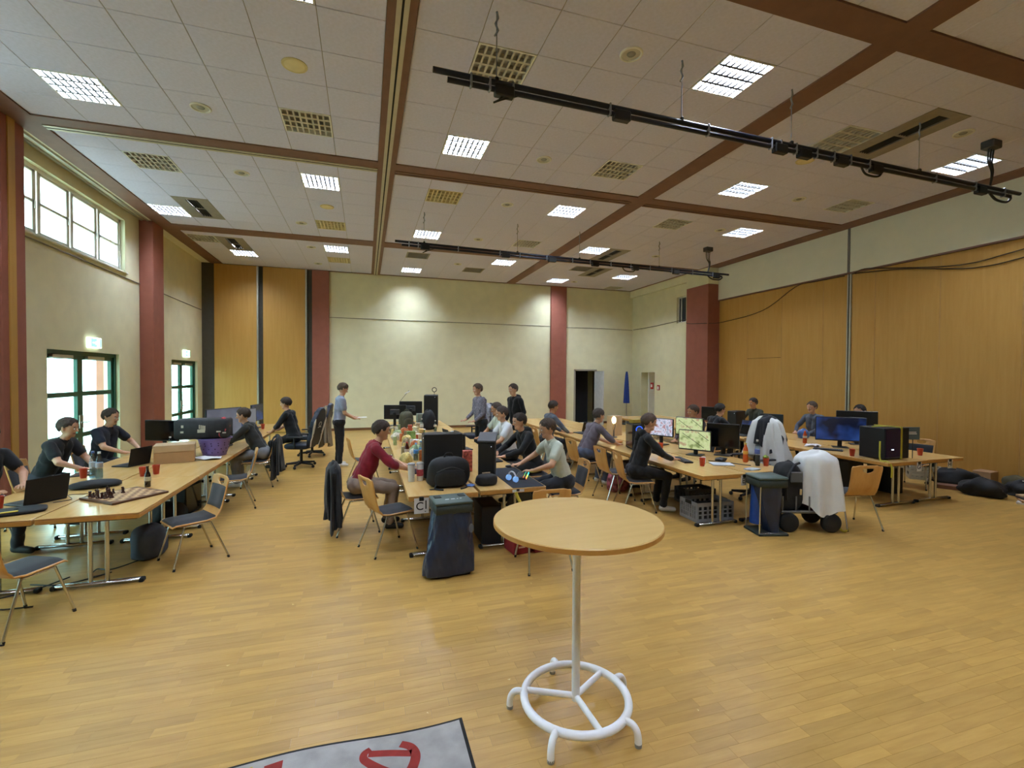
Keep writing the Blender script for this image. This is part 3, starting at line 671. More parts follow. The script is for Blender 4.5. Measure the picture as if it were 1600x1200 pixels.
def chair_shell():
    mb = MB(); idx = {}
    for a, s in enumerate(SS):
        for b, y in enumerate(YS):
            p = shell_pt(s, y)
            if s == 8 and abs(y) < .3: p = shell_pt(8 - .25 * (1 - (y / .34) ** 2), y)
            if s >= 9.4 and abs(y) > .8: p.z -= .014 if s == 10 else .005
            idx[a, b] = len(mb.v); mb.v.append(tuple(p))
    for a in range(len(SS) - 1):
        for b in range(len(YS) - 1):
            if SS[a] >= 8 and SS[a + 1] <= 9 and 3 <= b <= 6: continue
            mb.f.append((idx[a, b], idx[a + 1, b], idx[a + 1, b + 1], idx[a, b + 1])); mb.m.append(0)
    o = mb.build('seat_shell', M_SHELL, None, smooth=50)
    md = o.modifiers.new('s', 'SOLIDIFY'); md.thickness = .013; md.offset = 0
    md = o.modifiers.new('b', 'BEVEL'); md.width = .003; md.segments = 1; md.limit_method = 'ANGLE'
    return apply_mods(o)
def pad(s0, s1, w, name):
    mb = MB(); n, m = 12, 8
    def pt(u, v, top):
        s = s0 + (s1 - s0) * u; y = (v * 2 - 1) * w
        e = min(1, 5 * min(u, 1 - u)) ** .5 * min(1, 5 * min(v, 1 - v)) ** .5
        return shell_pt(s, y, .007 + (.022 * e if top else 0))
    mb.grid(lambda u, v: pt(u, v, True), n, m); mb.grid(lambda u, v: pt(u, v, False), n, m)
    return mb.build(name, M_PAD, None, smooth=True)
def make_chair(back_pad=True):
    t = thing('stacking_chair', '', 'chair')
    chair_shell().parent = t
    pad(.35, 4.3, .9, 'seat_pad').parent = t
    if back_pad: pad(5.3, 7.7, .9, 'back_pad').parent = t
    for sy in (-1, 1):
        for sx in (-1, 1):
            fx = .24 if sx > 0 else -.27; tx = .13 if sx > 0 else -.11
            l = MB().tube(smooth_path([(0, sy * .185, .418), (tx * .8, sy * .185, .418), (tx, sy * .187, .41), (tx + (fx - tx) * .08, sy * .192, .385), (fx, sy * .235, .012)], 5), .0105, 8).build('leg', M_STEEL, t, smooth=True)
            MB().tube([(fx, sy * .235, 0), (fx - (fx - tx) * .05, sy * .2335, .025)], .013, 8).build('foot_cap', M_RUBBER, l)
    MB().tube([(.07, -.185, .412), (.07, .185, .412)], .009, 8).build('seat_bar', M_STEEL, t, smooth=True)
    MB().tube([(-.08, -.185, .412), (-.08, .185, .412)], .009, 8).build('seat_bar', M_STEEL, t, smooth=True)
    return t
chair0 = make_chair(); chair_used = []
def chair(x, y, deg, lab):
    if not chair_used:
        chair_used.append(1); chair0.location = (x, y, 0); chair0.rotation_euler = (0, 0, R(deg)); return tag(chair0, lab, 'chair', 'beech stacking chairs')
    return copy_tree(chair0, (x, y, 0), R(deg), lab, 'beech stacking chairs')
chair(.26, 5.55, 22, 'empty beech chair with black seat beside the C sign')
chair(-1.78, 5.80, 215, 'empty beech chair with padded back pulled up to the chessboard table')
chair(-2.64, 4.68, 66, 'beech chair cut off at the edge in front of the window row')
chair(6.26, 4.64, 74, 'empty beech chair seen from behind beside the white-draped cart')
chair(1.80, 4.62, 88, 'beech chair seen from behind, just beyond the round bar table')
chair(3.86, 6.12, -12, 'beech chair under the black-hooded person at the E table')
chair(3.88, 6.76, 0, 'empty beech chair behind the black-hooded person at the E row')
chair(3.82, 7.75, 4, 'beech chair under the person in the mauve top')
chair(-1.83, 9.35, 180, 'beech chair under the person in the dark hoodie, black jacket on its back')
chair(-1.87, 7.90, 192, 'empty beech chair tucked in at the laundry basket')
chair(9.62, 5.95, 195, 'beech chair on the far side of the table marked H')
chair(-.10, 6.32, 8, 'beech chair under the person in the red sweater')
chair(-.02, 8.95, 10, 'empty beech chair beside the standing person in black trousers')
chair(2.56, 5.78, 176, 'beech chair under the person in the pale T-shirt')
chair(2.55, 6.95, 180, 'beech chair under the black hoodie at row C')
chair(2.52, 8.10, 180, 'beech chair under the person in the white shirt')
chair(2.62, 9.05, 180, 'beech chair under the person in the second pale T-shirt')
chair(9.70, 6.92, 180, 'beech chair under the person behind the taped computer')
chair(6.20, 7.60, 180, 'beech chair on the far side of the E row monitors')
chair(7.02, 8.25, 0, 'beech chair under the person in black at the G laptops')
chair(9.78, 8.05, 180, 'beech chair under the person in the grey-blue top by the panels')
chair(9.80, 9.75, 180, 'beech chair under the person in dark green by the panels')
chair(-4.05, 6.55, 0, 'beech chair at the window row, first place')
chair(-4.05, 7.70, 0, 'beech chair at the window row, second place')
chair(-4.00, 8.95, 0, 'beech chair at the window row, third place')
chair(3.80, 9.6, 0, 'beech chair in the back of the E row')

# ------------------------------------------------------------------ round bar table
t = thing('bar_table', 'tall round beech bar table on a white tubular ring base', 'table', (1.185, 2.49, 0), R(4))
ZT = 1.16; RT = .488
M_BTOP = wood('bar_table_veneer', '#d0ab68', '#dab878', 'X', .8, .3, streak=10, bump=0.01)
MB().lathe([(0, ZT - .03), (RT - .006, ZT - .03), (RT, ZT - .026), (RT + .001, ZT - .005), (RT - .004, ZT), (0, ZT)], 64).build('table_top', M_BTOP, t, smooth=35)
MB().lathe([(RT - .003, ZT - .031), (RT + .003, ZT - .028), (RT + .003, ZT - .004), (RT - .003, ZT - .003)], 64).build('edge_band', M_BEECHE, t, smooth=35)
M_WTUBE = mat('white_powder_coat', '#f1f3f7', .35, var=.02)
MB().lathe([(.10, ZT - .04), (.10, ZT - .031), (.0, ZT - .031)], 24).build('mounting_plate', M_BLACK, t)
MB().tube([(0, 0, .085), (0, 0, ZT - .035)], .024, 20).build('column', M_WTUBE, t, smooth=True)
rr, zr = .305, .105
MB().tube([(rr * math.cos(2 * math.pi * k / 48), rr * math.sin(2 * math.pi * k / 48), zr) for k in range(48)], .0235, 12, closed=True).build('base_ring', M_WTUBE, t, smooth=True)
for a in (28, 148, 268): MB().tube([(.01 * math.cos(R(a)), .01 * math.sin(R(a)), zr + .004), (rr * math.cos(R(a)), rr * math.sin(R(a)), zr)], .018, 12).build('spoke', M_WTUBE, t, smooth=True)
for a in (10, 84, 152, 222, 300):
    c, s = math.cos(R(a)), math.sin(R(a)); P = []
    for r_, z_ in ((rr, zr), (rr + .035, zr + .004), (rr + .06, zr - .004), (rr + .078, zr - .028), (rr + .085, zr - .06), (rr + .086, .012)): P.append((r_ * c, r_ * s, z_))
    f = MB().tube(smooth_path(P, 4), .0195, 12).build('foot', M_WTUBE, t, smooth=True)
    MB().lathe([(.019, 0), (.020, .012), (.0195, .02)], 12, ((rr + .086) * c, (rr + .086) * s, 0)).build('foot_cap', mat('grey_foot_plug', '#8b8b88', .6), f)

# ------------------------------------------------------------------ door mat
M_MAT = mat('grey_mat_pile', '#a19e9c', .95, var=.15, scale=9, bump=.3, bscale=400)
t = thing('floor_mat', 'grey printed floor mat with black rubber edge and red emblem', 'mat', (-.62, 2.0, 0), R(0))
def mat_edge(x): return .655 + .018 * math.sin(x * 5.2) - .0 * x
n = 24; x0, x1, yb = -.55, 1.155, -.9
outl = [(x0 + (x1 - x0) * k / n, mat_edge(x0 + (x1 - x0) * k / n)) for k in range(n + 1)]
def sheet(inset, za, zb):
    top = [(min(max(x, x0 + inset), x1 - inset), y - inset) for x, y in outl]; m = MB()
    vs = []; fs = []
    for x, y in top: vs += [(x, y, zb), (x, yb + inset, zb), (x, y, za), (x, yb + inset, za)]
    for k in range(len(top) - 1):
        a = 4 * k; b = a + 4; fs += [(a, a + 1, b + 1, b), (a, b, b + 2, a + 2), (a + 1, a + 3, b + 3, b + 1)]
    e = 4 * (len(top) - 1); fs += [(0, 2, 3, 1), (e, e + 1, e + 3, e + 2)]
    return m.add(vs, fs)
sheet(0, 0.0005, .006).build('rubber_edge', M_RUBBER, t)
sheet(.02, .005, .011).build('pile', M_MAT, t)
M_EMB = mat('mat_print_red', '#8e2f2a', .95, var=.15, scale=20)
def stroke(pts, w0, w1, m, nm):
    P = smooth_path([(x, y, 0) for x, y in pts], 6); vs = []; fs = []
    for i, p in enumerate(P):
        tt = (P[min(i + 1, len(P) - 1)] - P[max(i - 1, 0)]).normalized(); nn = Vector((-tt.y, tt.x, 0)); w = w0 + (w1 - w0) * i / (len(P) - 1)
        vs += [p + nn * w + Vector((0, 0, .0115)), p - nn * w + Vector((0, 0, .0115))]
    for i in range(len(P) - 1): fs.append((2 * i, 2 * i + 1, 2 * i + 3, 2 * i + 2))
    return MB().add(vs, fs).build(nm, m, t)
# emblem: an anchor-like mark lying on its side
stroke([(.645, .555), (.615, .535), (.61, .50), (.635, .465), (.69, .41), (.75, .36)], .017, .026, M_EMB, 'emblem_stroke')
stroke([(.80, .545), (.85, .51), (.87, .45), (.85, .38), (.80, .30)], .022, .028, M_EMB, 'emblem_stroke')
stroke([(.635, .525), (.74, .50), (.85, .465)], .021, .021, M_EMB, 'emblem_stroke')
for nm, xa, xb, m in (('print_yellow', .02, .075, mat('mat_print_yellow', '#c2b03c', .95)), ('print_red', .13, .215, M_EMB), ('print_black', -.09, .015, M_RUBBER)):
    MB().add([(xa, .60, .0113), (xb, .615, .0113), (xb + .01, .3, .0113), (xa + .01, .3, .0113)], [(3, 2, 1, 0)]).build(nm, m, t)

# ------------------------------------------------------------------ signs clipped to table edges
M_PAPER = mat('white_paper', '#dedfe0', .7, var=.02)
M_INK = mat('black_ink', '#121318', .7, var=0)
def letter(ch, m, parent, x, z, h, y):
    fc = bpy.data.curves.new('letter', 'FONT'); fc.body = ch; fc.size = h * 1.38; fc.align_x = 'CENTER'; fc.extrude = .0006; fc.offset = .0008
    o = bpy.data.objects.new('letter', fc); C.objects.link(o); dg = bpy.context.evaluated_depsgraph_get()
    me = bpy.data.meshes.new_from_object(o.evaluated_get(dg)); bpy.data.objects.remove(o); bpy.data.curves.remove(fc)
    l = obj('letter', me, m, parent); l.rotation_euler = (R(90), 0, 0); l.location = (x, y, z); return l
def table_sign(ch, x, y, w, h, lab, tilt=0):
    t = thing('table_sign', lab, 'sign', (x, y, TZ - .02), R(tilt))
    MB().box(-w / 2, w / 2, -.002, 0, -h, 0).build('paper', M_PAPER, t)
    letter(ch, M_INK, t, -w * .12, -h * .76, h * .52, -.003)
    MB().box(w * .26, w * .34, -.004, -.0025, -h * .72, -h * .16).build('printed_bar', M_INK, t)
    MB().box(w * .22, w * .30, -.004, -.0025, -h * .9, -h * .85).build('printed_line', M_INK, t)
    MB().rbox(-.025, .025, -.012, .004, -.03, .012, .004).build('binder_clip', M_BLACK, t)
table_sign('C', .568, 5.008, .155, .165, 'white paper sign with a large black C clipped to the table')
table_sign('E', 4.80, 4.985, .10, .135, 'white paper sign with a large black E clipped to the table')
table_sign('G', 8.16, 4.99, .10, .135, 'white paper sign with a large black G clipped to the table')
table_sign('H', 8.92, 5.02, .11, .135, 'white paper sign with a large black H clipped to the table')
t = thing('table_sign', 'blank white card clipped under the dark desk mat edge', 'sign', (1.665, 5.05, TZ - .012))
MB().box(-.07, .07, -.002, 0, -.03, 0).build('paper', M_PAPER, t); MB().rbox(-.022, .012, -.012, .004, -.02, .008, .004).build('binder_clip', M_BLACK, t)

# ------------------------------------------------------------------ bins
M_LID = mat('grey_green_bin_plastic', '#4d5b55', .5, var=.08)
M_BIN = mat('dark_green_bin_plastic', '#2c3532', .55, var=.08)
M_BAG = mat('navy_bin_liner', '#1d2a44', .3, var=.25, scale=6, bump=.35, bscale=9, spec=.6)
def bag_mesh(W, D, z0_, z1_, seed, flare=1.0, corner=None):
    rg = random.Random(seed); n, m = 96, 40
    ph = [rg.random() * 6.28 for _ in range(8)]
    def pt(u, v):
        a = 2 * math.pi * u; ca, sa = math.cos(a), math.sin(a)
        k = (abs(ca) ** 4 + abs(sa) ** 4) ** -.25
        z = z1_ + (z0_ - z1_) * v
        wob = 1 + .05 * math.sin(5 * a + ph[0] + 3 * v) * v + .035 * math.sin(11 * a + ph[1] - 7 * v) + .03 * math.sin(3 * a + 9 * v + ph[2]) + .018 * math.sin(19 * a + 14 * v + ph[3]) + .012 * math.sin(27 * a - 21 * v + ph[4])
        f = (1 + (flare - 1) * math.sin(v * math.pi * .55)) * wob
        x, y = W / 2 * ca * k * f, D / 2 * sa * k * f
        if corner: 
            d = max(0, ca * corner[0] + sa * corner[1]); x += corner[0] * corner[2] * d ** 4 * v; y += corner[1] * corner[2] * d ** 4 * v
            z -= 0
        return (x, y, z)
    return MB().grid(pt, n, m)
def bin_(lab, loc, rz, W, D, H, seed, flare, corner=None):
    t = thing('waste_bin', lab, 'bin', loc, rz)
    MB().rbox(-W / 2, W / 2, -D / 2, D / 2, H - .02, H + .012, .012).build('lid', M_LID, t, smooth=50)
    MB().rbox(-W / 2 + .004, W / 2 - .004, -D / 2 + .004, D / 2 - .004, H - .11, H - .021, .012).build('rim', M_BIN, t, smooth=50)
    b = bag_mesh(W * .95, D * .95, .03, H - .10, seed, flare, corner).build('bin_liner', M_BAG, t, smooth=True)
    MB().rbox(-W / 2 + .02, W / 2 - .02, -D / 2 + .02, D / 2 - .02, 0, .035, .008).build('bin_base', M_BIN, t)
    return t
t = bin_('grey-lidded bin in a full navy bag under the C sign', (.83, 4.72, 0), R(4), .385, .34, .735, 3, 1.16, (-.9, -.43, .10))
MB().box(-.07, -.03, -.06, -.045, .748, .7485).box(-.01, .03, -.06, -.045, .748, .7485).box(.05, .065, -.06, -.045, .748, .7485).box(.08, .10, -.06, -.045, .748, .7485).build('lid_print', M_PAPER, t)
MB().rbox(-.16, -.09, .02, .10, .743, .755, .004).rbox(.09, .16, .02, .10, .743, .755, .004).build('lid_hinge', M_BIN, t)
MB().lathe([(.0, 0), (.045, 0), (.045, .002), (0, .002)], 20, M=Matrix.Translation((.16, -.202, .48)) @ Matrix.Rotation(R(90), 4, 'X') @ Matrix.Diagonal((.55, 1, 1, 1))).build('bag_print', mat('bag_print_grey', '#5a6478', .5), t)
t = thing('waste_bin', 'grey-lidded stand bin with navy and blue bag under the E sign', 'bin', (4.93, 4.75, 0), R(-14))
MB().rbox(-.19, .19, -.17, .17, .70, .735, .012).build('lid', M_LID, t, smooth=50)
MB().rbox(-.185, .185, -.165, .165, .60, .699, .012).build('rim', M_BIN, t, smooth=50)
b = MB().grid(lambda u, v: ((.17 - .09 * v + .02 * math.sin(20 * u) * v) * math.cos(6.283 * u) * (1.2 if abs(math.cos(6.283 * u)) < .8 else 1) + .05 * v, (.15 - .06 * v) * math.sin(6.283 * u) - .05 * v, .62 - .60 * v), 32, 12).build('bin_liner', M_BAG, t, smooth=True)
MB().grid(lambda u, v: (-.10 + .07 * math.cos(6.283 * u) * (.7 + .3 * v), .06 + .08 * math.sin(6.283 * u), .60 - .50 * v), 20, 8).build('recycling_bag', mat('bright_blue_bag', '#1f4699', .35, var=.2, bump=.3, bscale=10), t, smooth=True)
MB().rbox(-.2, .19, -.19, .17, 0, .03, .008).build('bin_base', M_BIN, t)
for x in (-.185,): MB().tube([(x, -.17, .03), (x + .01, -.165, .62)], .008, 8).build('stand_post', M_STEEL, t)
MB().tube([(-.17, .16, .03), (-.165, .16, .62)], .008, 8).build('stand_post', M_STEEL, t)
MB().tube([(.17, .15, .03), (.165, .15, .62)], .008, 8).build('stand_post', M_STEEL, t)
MB().tube([(-.185, -.17, .035), (.17, -.17, .035)], .007, 6).build('stand_bar', M_STEEL, t)

# ------------------------------------------------------------------ folding crate under E
def crate(lab, loc, rz, W, D, H, m, m2, rows=3, name='folding_crate'):
    t = thing(name, lab, 'crate', loc, rz)
    MB().rbox(-W / 2, W / 2, -D / 2, D / 2, 0, .02, .004).build('crate_floor', m, t)
    for nm, (xa, xb, ya, yb) in {'f': (-W / 2, W / 2, -D / 2, -D / 2 + .018), 'b': (-W / 2, W / 2, D / 2 - .018, D / 2), 'l': (-W / 2, -W / 2 + .018, -D / 2 + .018, D / 2 - .018), 'r': (W / 2 - .018, W / 2, -D / 2 + .018, D / 2 - .018)}.items():
        mb = MB(); along = nm in 'fb'; a0, a1 = (xa, xb) if along else (ya, yb); ncol = 7
        def bx(p, q, z0_, z1_):
            if along: mb.box(p, q, ya, yb, z0_, z1_)
            else: mb.box(xa, xb, p, q, z0_, z1_)
        bx(a0, a1, .02, .05); bx(a0, a1, H - .05, H)
        for k in range(ncol + 1):
            c = a0 + .012 + (a1 - a0 - .024) * k / ncol; bx(c - .012, c + .012, .05, H - .05)
        for k in range(1, rows): z = .05 + (H - .1) * k / rows; bx(a0, a1, z - .007, z + .007)
        mb.build('crate_side', m, t)
    MB().box(-W / 2 + .019, W / 2 - .019, -D / 2 + .019, D / 2 - .019, .02, H * .7).build('crate_filling', m2, t)
    for x in (-W / 2, W / 2): MB().rbox(x - .004, x + .004, -.07, .07, H - .045, H + .006, .003).build('handle', M_BLACK, t)
    return t
crate('grey folding crate with dark contents under the E table', (4.60, 5.46, .0), R(-3), .58, .40, .27, mat('grey_crate_plastic', '#8f9298', .5), mat('dark_crate_contents', '#23252b', .8, var=.4, scale=25))

# ------------------------------------------------------------------ garden cart with bag and white cloth
M_TYRE = mat('cart_tyre_rubber', '#1b1b1c', .75, var=.1, bump=.4, bscale=60)
M_CARTMET = mat('grey_cart_frame', '#75777a', .4, .6)
t = thing('hand_cart', 'four-wheeled grey hand cart with knobbly black tyres', 'cart', (5.52, 4.76, 0), R(-18))
MB().rbox(-.36, .36, -.19, .19, .235, .255, .006).build('deck', M_CARTMET, t)
for sy in (-1, 1): MB().tube([(-.36, sy * .19, .26), (.36, sy * .19, .26)], .014, 8).build('frame_rail', M_CARTMET, t, smooth=True)
for sx in (-1, 1):
    for k in range(3): MB().tube([(sx * .35, -.17 + .17 * k, .26), (sx * .35, -.17 + .17 * k, .50)], .009, 6).build('stake', M_CARTMET, t)
    for sy in (-1, 1):
        wz = .125; M_ = Matrix.Translation((sx * .27, sy * .20, wz)) @ Matrix.Rotation(R(90), 4, 'X')
        w = MB().lathe([(.055, -.04), (.10, -.045), (.12, -.03), (.125, -.01), (.125, .01), (.12, .03), (.10, .045), (.055, .04)], 24, M=M_).build('tyre', M_TYRE, t, smooth=50)
        MB().lathe([(0, -.03), (.055, -.035), (.06, 0), (.055, .035), (0, .03)], 16, M=M_).build('wheel_rim', M_CARTMET, w, smooth=40)
        MB().box(sx * .27 - .012, sx * .27 + .012, sy * .20 - .01, sy * .20 + .01, wz, .24).build('axle_bracket', M_CARTMET, w)
for k in range(3): MB().tube([(-.34 + .17 * k, -.19, .26), (-.34 + .17 * k, -.19, .46)], .009, 6).build('stake', M_CARTMET, t)
t = tag(MB().tube(smooth_path([(5.80, 4.50, .23), (5.81, 4.47, .16), (5.83, 4.46, .06), (5.88, 4.44, .014), (5.95, 4.45, .014), (6.02, 4.48, .014)], 6), .013, 6).build('lashing_strap', mat('yellow_webbing', '#b5a63a', .8), smooth=True), 'yellow lashing strap hanging down at the cart wheel', 'strap')
# bulky black bag on the cart
M_NYLON = mat('black_nylon', '#17181b', .7, var=.2, scale=14, bump=.25, bscale=30)
def soft_box(W, D, H, seed, pw=3.2, wob=.05, n=32, m=18):
    rg = random.Random(seed); ph = [rg.random() * 6.28 for _ in range(6)]
    def pt(u, v):
        a = 2 * math.pi * u; b = math.pi * (v - .5) * .999
        ca, sa, cb, sb = math.cos(a), math.sin(a), math.cos(b), math.sin(b)
        def sp(x, p): return math.copysign(abs(x) ** p, x)
        p = 2 / pw
        k = 1 + wob * (math.sin(3 * a + ph[0] + 2 * b) + .6 * math.sin(5 * a + ph[1] - 3 * b) + .5 * math.sin(4 * b + ph[2]))
        if sb < 0: cbk = abs(cb) ** .28; zz = .42 * H * (1 - abs(sb) ** .8)
        else: cbk = abs(cb) ** p; zz = .42 * H + .58 * H * abs(sb) ** p * (1 + .8 * wob * (math.sin(2 * a + ph[3]) + .7 * math.sin(3 * a + 4 * cb + ph[4])))
        k += .35 * wob * math.sin(11 * a + 6 * b + ph[5])
        return (W / 2 * sp(ca, p) * cbk * k, D / 2 * sp(sa, p) * cbk * k, max(zz, 0))
    return MB().grid(pt, n, m)
t = thing('travel_backpack', 'bulky black backpack with grey pocket slumped on the hand cart', 'backpack', (5.34, 4.81, .257), R(-18))
soft_box(.31, .32, .62, 5, 3.2, .04).build('bag_body', M_NYLON, t, smooth=True)
MB().tube(smooth_path([(-.1, -.17, .15), (-.12, -.2, .4), (0, -.14, .58), (.1, -.1, .62)], 5), .016, 6).build('shoulder_strap', M_NYLON, t, smooth=True)
MB().rbox(-.06, .10, -.19, -.165, .38, .52, .015).build('pocket', mat('grey_pocket_fabric', '#55575a', .8), t)
MB().rbox(.06, .09, -.185, -.165, .22, .30, .004).build('buckle', M_STEEL, t)
t = thing('suitcase', 'tall dark red suitcase under the white cloth on the cart', 'suitcase', (5.71, 4.70, .257), R(-18))
MB().rbox(-.19, .19, -.17, .17, 0, .70, .05).build('case_body', mat('dark_red_canvas', '#4a1a1e', .8, var=.15), t, smooth=50)
MB().tube([(-.06, 0, .70), (-.06, 0, .73), (.06, 0, .73), (.06, 0, .70)], .01, 6).build('case_handle', M_BLACK, t)
M_CLOTH = mat('white_cotton', '#d5d6d5', .9, var=.04, scale=5, bump=.12, bscale=18)
# white cloth draped over the bag: dome over the top, hanging folds down the sides
def drape(W, D, top, hem, seed, nu=64, nv=26, fold=.025, flare=1.06):
    rg = random.Random(seed); ph = [rg.random() * 6.28 for _ in range(4)]
    def pt(u, v):
        a = 2 * math.pi * u; ca, sa = math.cos(a), math.sin(a)
        k = (abs(ca) ** 3.2 + abs(sa) ** 3.2) ** (-1 / 3.2)
        if v < .45:
            r = v / .45; z = top - .10 * r ** 2.2 + .008 * math.sin(9 * r + 3 * a)
        else:
            q_ = (v - .45) / .55; r = 1 + (flare - 1) * q_ ** .8; z = top - .10 - (top - .10 - hem - .07 * math.sin(2 * a + ph[0]) - .03 * math.sin(5 * a + ph[3])) * q_
        f = 1 + (fold / W * 2) * max(0, (v - .35) / .65) ** .8 * (math.sin(7 * a + ph[1] + 2 * v) + .6 * math.sin(12 * a + ph[2] - 3 * v))
        return (W / 2 * ca * k * r * f, D / 2 * sa * k * r * f, z)
    return MB().grid(pt, nu, nv, .006)
t = tag(drape(.44, .40, 1.03, .30, 4, fold=.028, flare=1.26).build('white_cloth', M_CLOTH, smooth=True), 'white cotton cloth draped over the suitcase on the cart', 'cloth')
t.location = (5.71, 4.70, 0); t.rotation_euler = (0, 0, R(-18))

# ------------------------------------------------------------------ gaming chair
def gaming_chair(loc, rz, lab, trim, mark=True):
    t = thing('gaming_chair', lab, 'chair', loc, rz)
    Mb = mat('black_leatherette', '#15171c', .5, var=.1); Mn = mat('navy_leatherette', '#1c2334', .5, var=.1)
    for k in range(5):
        a = R(72 * k + 20); c, s = math.cos(a), math.sin(a)
        MB().tube([(0, 0, .10), (.30 * c, .30 * s, .075)], [.035, .02], 8).build('base_arm', Mb, t, smooth=True)
        w = MB().ball((.31 * c, .31 * s, .032), (.032, .032, .032), 12, 8).build('caster', Mb, t, smooth=True)
    MB().tube([(0, 0, .08), (0, 0, .40)], .03, 12).build('gas_lift', Mb, t, smooth=True)
    soft_box(.52, .54, .13, 8, 5, .01).build('seat', Mn, t, smooth=True).location = (.02, 0, .40)
    # backrest: wasted outline with wings
    out = [(-.20, .0), (-.25, .14), (-.22, .28), (-.27, .42), (-.275, .55), (-.21, .66), (-.15, .74), (-.13, .80), (-.06, .84), (.06, .84), (.13, .80), (.15, .74), (.21, .66), (.275, .55), (.27, .42), (.22, .28), (.25, .14), (.20, 0)]
    lean = Matrix.Translation((-.24, 0, .47)) @ Matrix.Rotation(R(-14), 4, 'Y')
    def slab(o_, x0, x1, nm, m, k=1.0, dz=0):
        mb = MB().prism([(y * k, z * k + dz) for y, z in o_], x0, x1, 'X'); mb.v = [tuple(lean @ Vector(q)) for q in mb.v]; return mb.build(nm, m, t)
    b = slab(out, -.05, .04, 'backrest', Mn)
    md = b.modifiers.new('b', 'BEVEL'); md.width = .02; md.segments = 2; apply_mods(b)
    for s in (-1, 1):
        o_ = [(s * .275, .42), (s * .285, .55), (s * .24, .62), (s * .20, .50), (s * .18, .30), (s * .23, .22)]
        slab(o_, -.058, -.048, 'side_trim', trim); slab([(s * .21, .26), (s * .245, .14), (s * .20, .0), (s * .17, .0), (s * .205, .13), (s * .18, .25)], -.058, -.048, 'side_trim', trim)
        MB().rbox(-.18, .16, s * .30 - .04, s * .30 + .04, .66, .69, .012).build('armrest', Mb, t); MB().tube([(0, s * .30, .66), (0, s * .30, .48), (0, s * .2, .42)], .02, 8).build('armrest_post', Mb, t)
    sb = soft_box(.10, .26, .14, 3, 3, .01).build('head_pillow', Mb, t, smooth=True); sb.location = (-.37, 0, 1.08)
    if mark:
        P = []
        for k in range(25):
            a = R(-60 + 300 * k / 24); P.append((-.0, .05 * math.cos(a + R(0)), .05 * math.sin(a)))
        pts = [(-.062, -.075, .42), (-.062, -.035, .42)] + [(-.062, .052 * math.sin(R(d)), .485 - .052 * math.cos(R(d))) for d in range(-325 + 0, -30, 15)][::1] + [(-.062, .035, .42), (-.062, .075, .42)]
        mb = MB().tube([lean @ Vector(q) for q in pts], .008, 6); mb.build('back_emblem', trim, t, smooth=True)
    return t
M_OFFW = mat('white_leatherette', '#d9d9d6', .5, var=.03)
gaming_chair((-1.32, 10.95, 0), R(160), 'navy and white gaming chair with an omega mark on its back', M_OFFW)
t = gaming_chair((-1.25, 12.4, 0), R(172), 'dark office chair hung with a beige coat, behind the gaming chair', M_BLACK, False)
# ------------------------------------------------------------------ people
def capsule(mb, a, b, ra, rb, n=14):
    a, b = Vector(a), Vector(b); d = b - a; L_ = d.length
    t = d / L_ if L_ > 1e-6 else Vector((0, 0, 1))
    pts, rs = [], []
    for k in range(4): q = R(90 * (k + .25) / 4.25); pts.append(a - t * ra * math.cos(q)); rs.append(ra * math.sin(q))
    pts.append(a); rs.append(ra); pts.append(b); rs.append(rb)
    for k in range(3, -1, -1): q = R(90 * (k + .25) / 4.25); pts.append(b + t * rb * math.cos(q)); rs.append(rb * math.sin(q))
    # explicit rings so the ends keep their direction
    n1 = t.orthogonal().normalized(); n2 = t.cross(n1); vs = []; fs = []
    for p, r in zip(pts, rs):
        for j in range(n): an = 2 * math.pi * j / n; vs.append(p + (n1 * math.cos(an) + n2 * math.sin(an)) * r)
    for i in range(len(pts) - 1):
        for j in range(n): fs.append((i * n + j, i * n + (j + 1) % n, (i + 1) * n + (j + 1) % n, (i + 1) * n + j))
    fs.append(tuple(range(n))[::-1]); fs.append(tuple((len(pts) - 1) * n + j for j in range(n)))
    mb.add(vs, fs)
SKIN = [mat('skin_light', '#c99a7c', .55, var=.05, scale=30), mat('skin_warm', '#b9845f', .55, var=.05, scale=30)]
def fabric(name, hexc, var=.12, bump=.35): return mat(name, hexc, .9, var=var, scale=9, bump=bump, bscale=14, sheen=.1)
def ik(S, T, a, b, pole):
    d = T - S; L_ = d.length
    if L_ > a + b - .005: T = S + d * ((a + b - .005) / L_); d = T - S; L_ = d.length
    u = d / L_; x = (a * a - b * b + L_ * L_) / (2 * L_); h = math.sqrt(max(0, a * a - x * x))
    p = pole - u * pole.dot(u); p.normalize()
    return S + u * x + p * h, T
